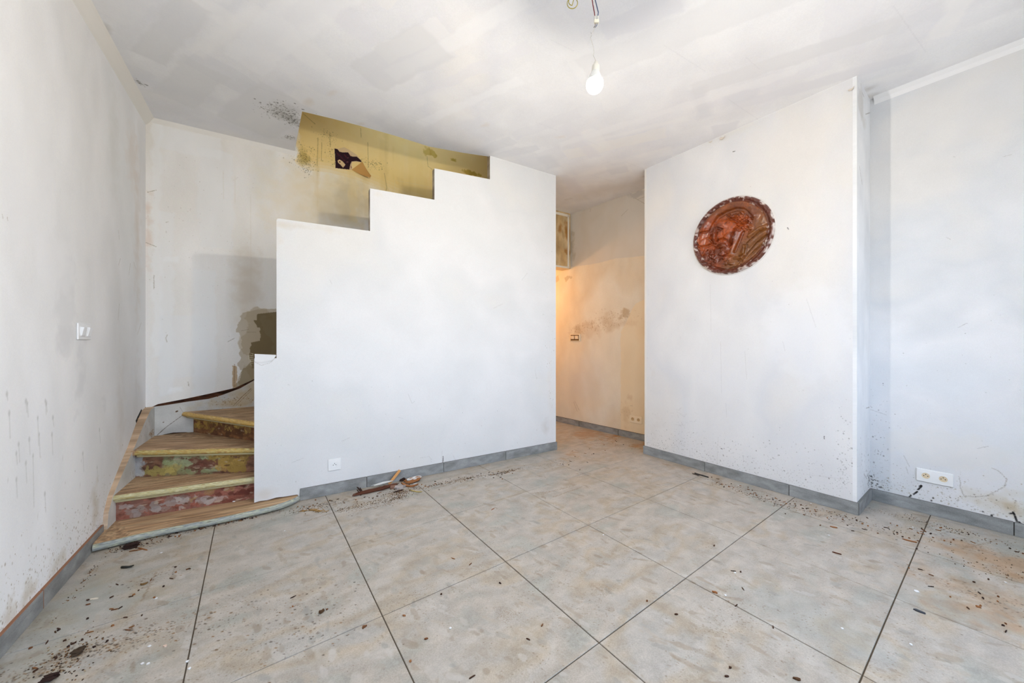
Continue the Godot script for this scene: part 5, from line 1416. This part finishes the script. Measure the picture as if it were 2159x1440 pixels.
func build_fittings():
	var white := mat(rgb(236, 237, 237), 0.35, 0.5)
	var dark := mat(rgb(40, 36, 34), 0.6)
	var cream := mat(rgb(240, 224, 196), 0.45)
	# single socket on the partition
	var p := sp.px(705, 979)
	var t := thing("wall_socket", "single white power socket low on the stepped partition", "socket", sp.frame(p.x, p.y, 0.0), "")
	part("cover_plate", plate_frame(0.082, 0.082, 0.009, 0.004), white, t)
	outlet(t, 0.0, 0.009, white, dark, white)
	# double socket in the alcove
	p = (sr.px(1932, 1003) + sr.px(2011, 1009)) * 0.5
	t = thing("wall_socket", "double white power socket above the skirting of the right alcove", "socket", sr.frame(p.x, p.y, 0.0))
	part("cover_plate", plate_frame(0.152, 0.080, 0.010, 0.004), white, t)
	outlet(t, -0.0355, 0.010, white, dark, mat(rgb(222, 204, 172), 0.6))
	outlet(t, 0.0355, 0.010, white, dark, mat(rgb(222, 204, 172), 0.6))
	# double socket in the passage
	p = sh.px(1341, 884)
	t = thing("wall_socket", "double cream power socket low on the passage wall", "socket", sh.frame(p.x, p.y, 0.0))
	part("cover_plate", plate_frame(0.152, 0.082, 0.010, 0.004), cream, t)
	outlet(t, -0.0355, 0.010, cream, dark, mat(rgb(200, 168, 122), 0.6))
	outlet(t, 0.0355, 0.010, cream, dark, mat(rgb(200, 168, 122), 0.6))
	# double rocker switch on the left wall
	p = sl.px(175, 699)
	t = thing("light_switch", "white double rocker light switch on the left wall", "switch", sl.frame(p.x, p.y, 0.0))
	part("cover_plate", plate_frame(0.152, 0.081, 0.008, 0.004), white, t)
	for dx in [-0.0355, 0.0355]:
		part("inner_frame", plate_frame(0.050, 0.050, 0.0095, 0.002), white, t, Transform3D(Basis(), Vector3(dx, 0, 0)))
	for dx in [-0.0355, 0.0355]:
		part("rocker", rbox_mesh(Vector3(0.038, 0.044, 0.012), 0.0015, Transform3D(Basis(Vector3.RIGHT, 0.2), Vector3(dx, 0, 0.0105))), white, t)
	# old double switch in the passage
	p = sh.px(1213, 712)
	t = thing("light_switch", "old grimy double push switch on the passage wall", "switch", sh.frame(p.x, p.y, 0.0))
	part("cover_plate", plate_frame(0.165, 0.092, 0.012, 0.004), cream, t)
	part("dark_insert", plate_frame(0.138, 0.074, 0.0135, 0.002), mat(rgb(112, 82, 46), 0.6), t, Transform3D(), "brown recessed insert")
	for dx in [-0.034, 0.034]:
		part("push_button", rbox_mesh(Vector3(0.052, 0.042, 0.012), 0.003, Transform3D(Basis(Vector3.RIGHT, 0.1), Vector3(dx, 0.004, 0.016))), mat(rgb(232, 214, 186), 0.5), t)

# ---- loose bits on the floor
func bit(called: String, label: String, cat: String, mesh: Mesh, m, at: Vector3, yaw: float, group := "", tilt := 0.0) -> MeshInstance3D:
	var o := part(numbered(called), mesh, m, self, Transform3D(Basis(Vector3.UP, yaw) * Basis(Vector3.BACK, tilt), at))
	tag(o, label, cat, group)
	return o

func build_debris():
	var brown := mat(rgb(92, 54, 38), 0.85); var tan := mat(rgb(206, 150, 92), 0.75); var dk := mat(rgb(52, 34, 28), 0.9)
	var white := mat(rgb(226, 226, 226), 0.6); var rust := mat(rgb(150, 98, 58), 0.85); var black := mat(rgb(32, 32, 34), 0.6)
	var grey := mat(rgb(176, 166, 162), 0.9); var straw := mat(rgb(190, 150, 92), 0.8)
	var G := func(x: float, y: float, h := 0.0) -> Vector3: return v3(fl(x, y), h + 0.0006)
	# heap by the partition skirting
	var px := 1.0 / 770.0
	var yw := -0.555 + PI     # along the partition
	yw = 0.0 + atan2(pd.y, pd.x)
	bit("wood_splinter", "dark rotten wood stick lying leftmost by the partition skirting", "wood", splinter(0.27, 0.034, 0.020, 1, 8), brown, G.call(781, 1038), yw + 0.05)
	bit("wood_splinter", "short dark stump crossing the end of the rotten stick", "wood", splinter(0.085, 0.026, 0.02, 2, 5), dk, G.call(759, 1038, 0.004), yw + 1.75, "", 0.22)
	bit("wood_splinter", "brown broken slat under the white paint shard", "wood", splinter(0.14, 0.034, 0.018, 3, 6), brown, G.call(821, 1027), yw + 0.02)
	bit("paint_shard", "long white paint shard on the brown slat by the skirting", "paint chip", shard(0.14, 0.036, 0.003, 0.2, 4, 0.0, 13), white, G.call(806, 1026.5, 0.026), yw + 0.03, "", 0.05)
	# the leaning lath
	var la: Vector3 = G.call(820, 1023, 0.004); var lb := sp.pt(sp.px(842, 998).x, 0.083, 0.016)
	var o := thing("wooden_lath", "light tan lath leaning against the partition skirting", "wood", Transform3D(Basis(), la))
	var dirv := (lb - la)
	var ax := dirv.normalized(); var side := ax.cross(Vector3(sp.n.x, 0.4, -sp.n.y).normalized()).normalized()
	part("stick", rbox_mesh(Vector3(dirv.length(), 0.020, 0.008), 0.0015), tan, o, Transform3D(Basis(ax, side, ax.cross(side)), dirv * 0.5 + Vector3(0, 0.003, 0)))
	part("nail", tube_mesh([dirv * 0.2, dirv * 0.2 + Vector3(0.004, 0.002, 0.014)], 0.0015, 6), dk, o)
	o = thing("wood_block", "rotten wood block with white painted top by the skirting", "wood", Transform3D(Basis(Vector3.UP, yw + 0.1), G.call(872, 1016)))
	part("core", splinter(0.145, 0.06, 0.026, 6, 9), rust, o)
	part("painted_face", shard(0.118, 0.05, 0.005, 0.08, 7, 0.0, 15), white, o, Transform3D(Basis(Vector3.BACK, 0.03), Vector3(0.004, 0.026, 0)), "white painted face")
	bit("wood_splinter", "dark broken knot of wood left of the painted block", "wood", splinter(0.05, 0.034, 0.03, 8, 6), dk, G.call(848, 1014), yw + 0.3)
	bit("bark_strip", "curved brown bark strip in front of the painted block", "bark", shard(0.12, 0.026, 0.006, 0.2, 9, 0.016, 13), rust, G.call(864, 1026), yw - 0.7)
	bit("plaster_fragment", "pinkish grey plaster fragment in the middle of the rubbish", "plaster", shard(0.085, 0.06, 0.014, 0.2, 10, 0.0, 15), grey, G.call(843, 1028), yw + 0.4)
	bit("plaster_fragment", "brownish plaster fragment beside the leaning lath", "plaster", shard(0.065, 0.05, 0.016, 0.35, 12, 0.0, 15), mat(rgb(138, 104, 88), 0.9), G.call(829, 1028), yw + 1.0)
	bit("wood_splinter", "thin dark sliver in front of the rubbish", "wood", splinter(0.085, 0.014, 0.006, 11, 4), dk, G.call(840, 1036), yw + 0.1)
	bit("paint_shard", "small white shard beneath the painted block", "paint chip", shard(0.03, 0.018, 0.004, 0.2, 13), white, G.call(875, 1021), yw)
	bit("straw", "pale bent straw right of the rubbish", "straw", shard(0.095, 0.009, 0.004, 0.2, 14, 0.005), mat(rgb(204, 180, 110), 0.8), G.call(876, 1037), yw - 0.9)
	# single finds on the floor
	bit("cable_offcut", "black cable offcut on the tiles before the chimney breast", "cable", tube_mesh([Vector3(-0.055, 0.0045, 0), Vector3(0.0, 0.0045, 0.001), Vector3(0.055, 0.0045, 0)], 0.0045, 8), black, G.call(1479, 1003), -0.95)
	bit("wood_splinter", "reddish dark splinter touching the black cable offcut", "wood", splinter(0.075, 0.010, 0.005, 15, 4), dk, G.call(1466, 1001), -1.05)
	bit("dry_leaf", "dry brown leaf near the joint by the right alcove", "leaf", shard(0.055, 0.014, 0.003, 0.1, 16, 0.002), rust, G.call(1918, 1141), -0.75)
	bit("slate_chip", "dark grey slate chip below the tile joint at right", "chip", shard(0.036, 0.014, 0.004, 0.15, 17), mat(rgb(58, 62, 70), 0.5), G.call(1939, 1290), -0.9)
	bit("paint_shard", "white triangular flake on the tile at right", "paint chip", shard(0.022, 0.018, 0.002, 0.35, 18, 0.0, 5), white, G.call(1932, 1247), 0.3)
	bit("dry_leaf", "curled blackish leaf on the tiles near the stair", "leaf", shard(0.055, 0.016, 0.004, 0.2, 19, 0.006), mat(rgb(38, 40, 36), 0.7), G.call(267, 1197), 0.1)
	bit("dirt_clump", "dark dirt clump against the bottom step", "dirt", splinter(0.075, 0.04, 0.022, 20, 9), dk, G.call(276, 1155), 0.4)
	bit("dirt_clump", "fibrous dark dirt clump on the tile in the lower left", "dirt", splinter(0.036, 0.03, 0.014, 21, 11), mat(rgb(70, 56, 42), 0.95), G.call(164, 1378), 0.9)
	bit("dirt_clump", "dark dirt clump at the bottom left edge", "dirt", splinter(0.045, 0.026, 0.012, 22, 9), dk, G.call(104, 1434), 0.3)
	bit("twig", "orange brown twig by the clump at the bottom step", "twig", shard(0.07, 0.006, 0.004, 0.2, 23), rust, G.call(300, 1158), -0.3)
	bit("twig", "second orange brown twig lying by the bottom step", "twig", shard(0.06, 0.005, 0.004, 0.2, 24), rust, G.call(288, 1161), 0.4)
	bit("dry_leaf", "small tan leaf tip on the near tile at left", "leaf", shard(0.024, 0.010, 0.005, 0.3, 25, 0.003), mat(rgb(120, 92, 56), 0.9), G.call(303, 1233), 0.5)
	bit("paint_shard", "white chip on the tiles near the left skirting", "paint chip", shard(0.03, 0.010, 0.003, 0.3, 26), mat(rgb(224, 214, 196), 0.8), G.call(196, 1264), 0.4)
	bit("paint_shard", "pinkish plaster chip in the lower left tile", "paint chip", shard(0.013, 0.008, 0.004, 0.3, 27), mat(rgb(222, 196, 176), 0.8), G.call(348, 1363), 0.2)
	bit("dry_leaf", "dark brown curl on the tile left of centre", "leaf", shard(0.022, 0.012, 0.008, 0.4, 28, 0.003), mat(rgb(86, 62, 40), 0.9), G.call(679, 1291), 1.0)
	bit("dry_leaf", "brown leaf crumb at the joint below the centre", "leaf", shard(0.018, 0.010, 0.006, 0.4, 29), mat(rgb(110, 72, 44), 0.9), G.call(768, 1323), 0.6)
	bit("dry_leaf", "tan leaf crumb on the joint at lower right of centre", "leaf", shard(0.02, 0.010, 0.006, 0.3, 30), rust, G.call(1507, 1250), -0.5)
	bit("dry_leaf", "dark brown leaf crumb at the bottom right", "leaf", shard(0.022, 0.009, 0.005, 0.3, 31), mat(rgb(84, 58, 36), 0.9), G.call(1681, 1433), -0.4)
	bit("twig", "short brown twig on the tile right of centre", "twig", shard(0.034, 0.008, 0.004, 0.2, 32), mat(rgb(98, 60, 44), 0.9), G.call(1764, 1167), -0.7)
	bit("dry_leaf", "small brown leaf near the chimney skirting corner", "leaf", shard(0.032, 0.013, 0.003, 0.15, 33), rust, G.call(1758, 1112), -0.5)
	bit("twig", "small reddish stick on the tile before the partition", "twig", shard(0.03, 0.005, 0.003, 0.2, 34), mat(rgb(150, 90, 56), 0.9), G.call(1039, 1074), 0.9)
	bit("plaster_fragment", "white oval plaster crumb lying on the bottom step", "plaster", shard(0.06, 0.02, 0.008, 0.15, 35, 0.0, 12), white, v3(fl(279, 1087, 0.04), 0.0405), -0.2)
	bit("paint_shard", "small white shard on the bottom step below the red riser", "paint chip", shard(0.014, 0.008, 0.006, 0.25, 36), white, v3(fl(493, 1058, 0.04), 0.0405), 0.4)
	# countable crumbs in groups; shared meshes and materials
	var forms := []
	for k in 6: forms.append(shard([0.009, 0.013, 0.008, 0.018, 0.007, 0.020][k], [0.006, 0.006, 0.006, 0.005, 0.005, 0.004][k], [0.005, 0.004, 0.005, 0.003, 0.004, 0.003][k], 0.35, 50 + k, 0.0, 7))
	var tones := [mat(rgb(112, 72, 44), 0.9), mat(rgb(70, 46, 32), 0.9), mat(rgb(146, 98, 60), 0.9), dk]
	var groups := [
		["wood_crumb", "small brown wood crumb strewn along the chimney breast skirting", "crumb", "wood crumbs along the chimney skirting", [[1500, 1012], [1700, 1072], 40], 0.05],
		["wood_crumb", "small brown wood crumb strewn between chimney corner and right alcove", "crumb", "wood crumbs by the right alcove", [[1700, 1090], [2100, 1150], 46], 0.10],
		["wood_crumb", "small dark crumb scattered on the tiles at far right", "crumb", "dark crumbs at the far right", [[1960, 1200], [2110, 1300], 20], 0.12],
		["wood_crumb", "small dark crumb lying on the passage tiles", "crumb", "crumbs on the passage floor", [[1190, 980], [1320, 930], 18], 0.12],
		["wood_crumb", "small dark crumb in the sweepings along the partition", "crumb", "crumbs along the partition", [[640, 1070], [1100, 990], 60], 0.07],
		["wood_crumb", "small dark crumb at the foot of the bottom step", "crumb", "crumbs along the bottom step", [[240, 1160], [560, 1085], 36], 0.03],
		["wood_crumb", "small dark crumb on the tiles along the left skirting", "crumb", "crumbs along the left skirting", [[90, 1400], [330, 1230], 40], 0.13],
		["wood_crumb", "tiny brown crumb lying on the open middle of the floor", "crumb", "crumbs in the middle of the floor", [[560, 1300], [1700, 1250], 26], 0.35]]
	var room := PackedVector2Array([LE, WR, Q2, Q1, Q0, Q0H, HF, HLF, P1, PL, fl(628, 1050), fl(540, 1082), fl(450, 1103), fl(330, 1128), fl(218, 1152)])
	room = Geometry2D.offset_polygon(room, -0.03)[0]
	for gdef in groups:
		var a := fl(gdef[4][0][0], gdef[4][0][1]); var b := fl(gdef[4][1][0], gdef[4][1][1])
		for k in gdef[4][2]:
			var q: Vector2 = a.lerp(b, rng.randf()) + Vector2(rng.randfn(), rng.randfn()) * gdef[5] * 0.7
			var ok := Geometry2D.is_point_in_polygon(q, room)
			if not ok: continue
			bit(gdef[0], gdef[1], gdef[2], forms[rng.randi() % 6], tones[rng.randi() % 4], v3(q, 0.0005), rng.randf() * TAU, gdef[3])
	var flake: Mesh = shard(0.010, 0.008, 0.0025, 0.35, 70, 0.0, 6)
	for q in [[950, 1325], [1272, 1128], [1557, 1024], [1650, 1028], [1710, 1062], [1747, 1129], [1530, 1256], [2120, 1228], [1920, 1359], [330, 1262], [315, 1363], [300, 1400], [600, 1120], [400, 1410], [312, 1400], [340, 1166], [1925, 1112], [395, 1395], [1550, 1208], [1776, 1326]]:
		bit("paint_flake", "tiny white paint flake scattered on the floor tiles", "paint chip", flake, white, G.call(q[0], q[1]), rng.randf() * 6.0, "white paint flakes on the floor")
	var stick: Mesh = shard(0.04, 0.0028, 0.0025, 0.15, 80, 0.002, 7)
	for k in 16:
		var q := fl(660, 1078) + Vector2(rng.randfn() * 0.05, rng.randfn() * 0.015)
		bit("straw", "thin tan straw in the wisp left of the partition skirting", "straw", stick, straw, v3(q, 0.0006 + 0.001 * (k % 3)), rng.randf_range(-0.7, 0.7), "straw wisp near the partition skirting")
	# grit too fine to count
	var mm := MultiMesh.new()
	mm.transform_format = MultiMesh.TRANSFORM_3D
	mm.use_colors = true
	mm.mesh = shard(0.0046, 0.003, 0.0018, 0.3, 90, 0.0, 5)
	var spots := [[780, 1062, .2, .03, 200], [845, 1038, .07, .03, 260], [840, 1048, .05, .025, 120], [960, 1014, .28, .02, 220], [1060, 996, .18, .018, 160], [660, 1072, .12, .03, 100], [400, 1118, .3, .012, 120], [270, 1155, .1, .02, 100], [1600, 1050, .3, .03, 150], [1800, 1095, .3, .03, 130], [2020, 1120, .25, .05, 130], [2100, 1200, .15, .1, 90], [140, 1390, .14, .05, 160], [170, 1230, .2, .02, 120], [1300, 935, .3, .12, 80]]
	var xs := []; var cs := []
	for q in spots:
		var c := fl(q[0], q[1])
		for k in q[4]:
			var a: float = rng.randfn() * q[2] * 0.6; var b: float = rng.randfn() * q[3] * 0.8
			var e := pd if q[0] < 1100 else (Q1 - Q0).normalized()
			if q[0] < 200: e = sl.u
			var p: Vector2 = c + e * a + Vector2(-e.y, e.x) * b
			if not Geometry2D.is_point_in_polygon(p, room): continue
			var s := rng.randf_range(0.5, 1.5)
			xs.append(Transform3D(Basis(Vector3.UP, rng.randf() * TAU).scaled(Vector3(s, s, s)), v3(p, 0.0004)))
			cs.append([rgb(70, 50, 34), rgb(104, 74, 46), rgb(130, 92, 58), rgb(56, 46, 40), rgb(170, 150, 120)][rng.randi() % 5].srgb_to_linear())
	mm.instance_count = xs.size()
	for i in xs.size():
		mm.set_instance_transform(i, xs[i]); mm.set_instance_color(i, cs[i])
	var mi := MultiMeshInstance3D.new()
	mi.name = "floor_grit"
	mi.multimesh = mm
	var gm := StandardMaterial3D.new()
	gm.vertex_color_use_as_albedo = true; gm.roughness = 0.95
	mi.material_override = gm
	add_child(mi)
	tag(mi, "fine brown grit swept along the skirtings and across the tiles", "grit", "", "stuff")
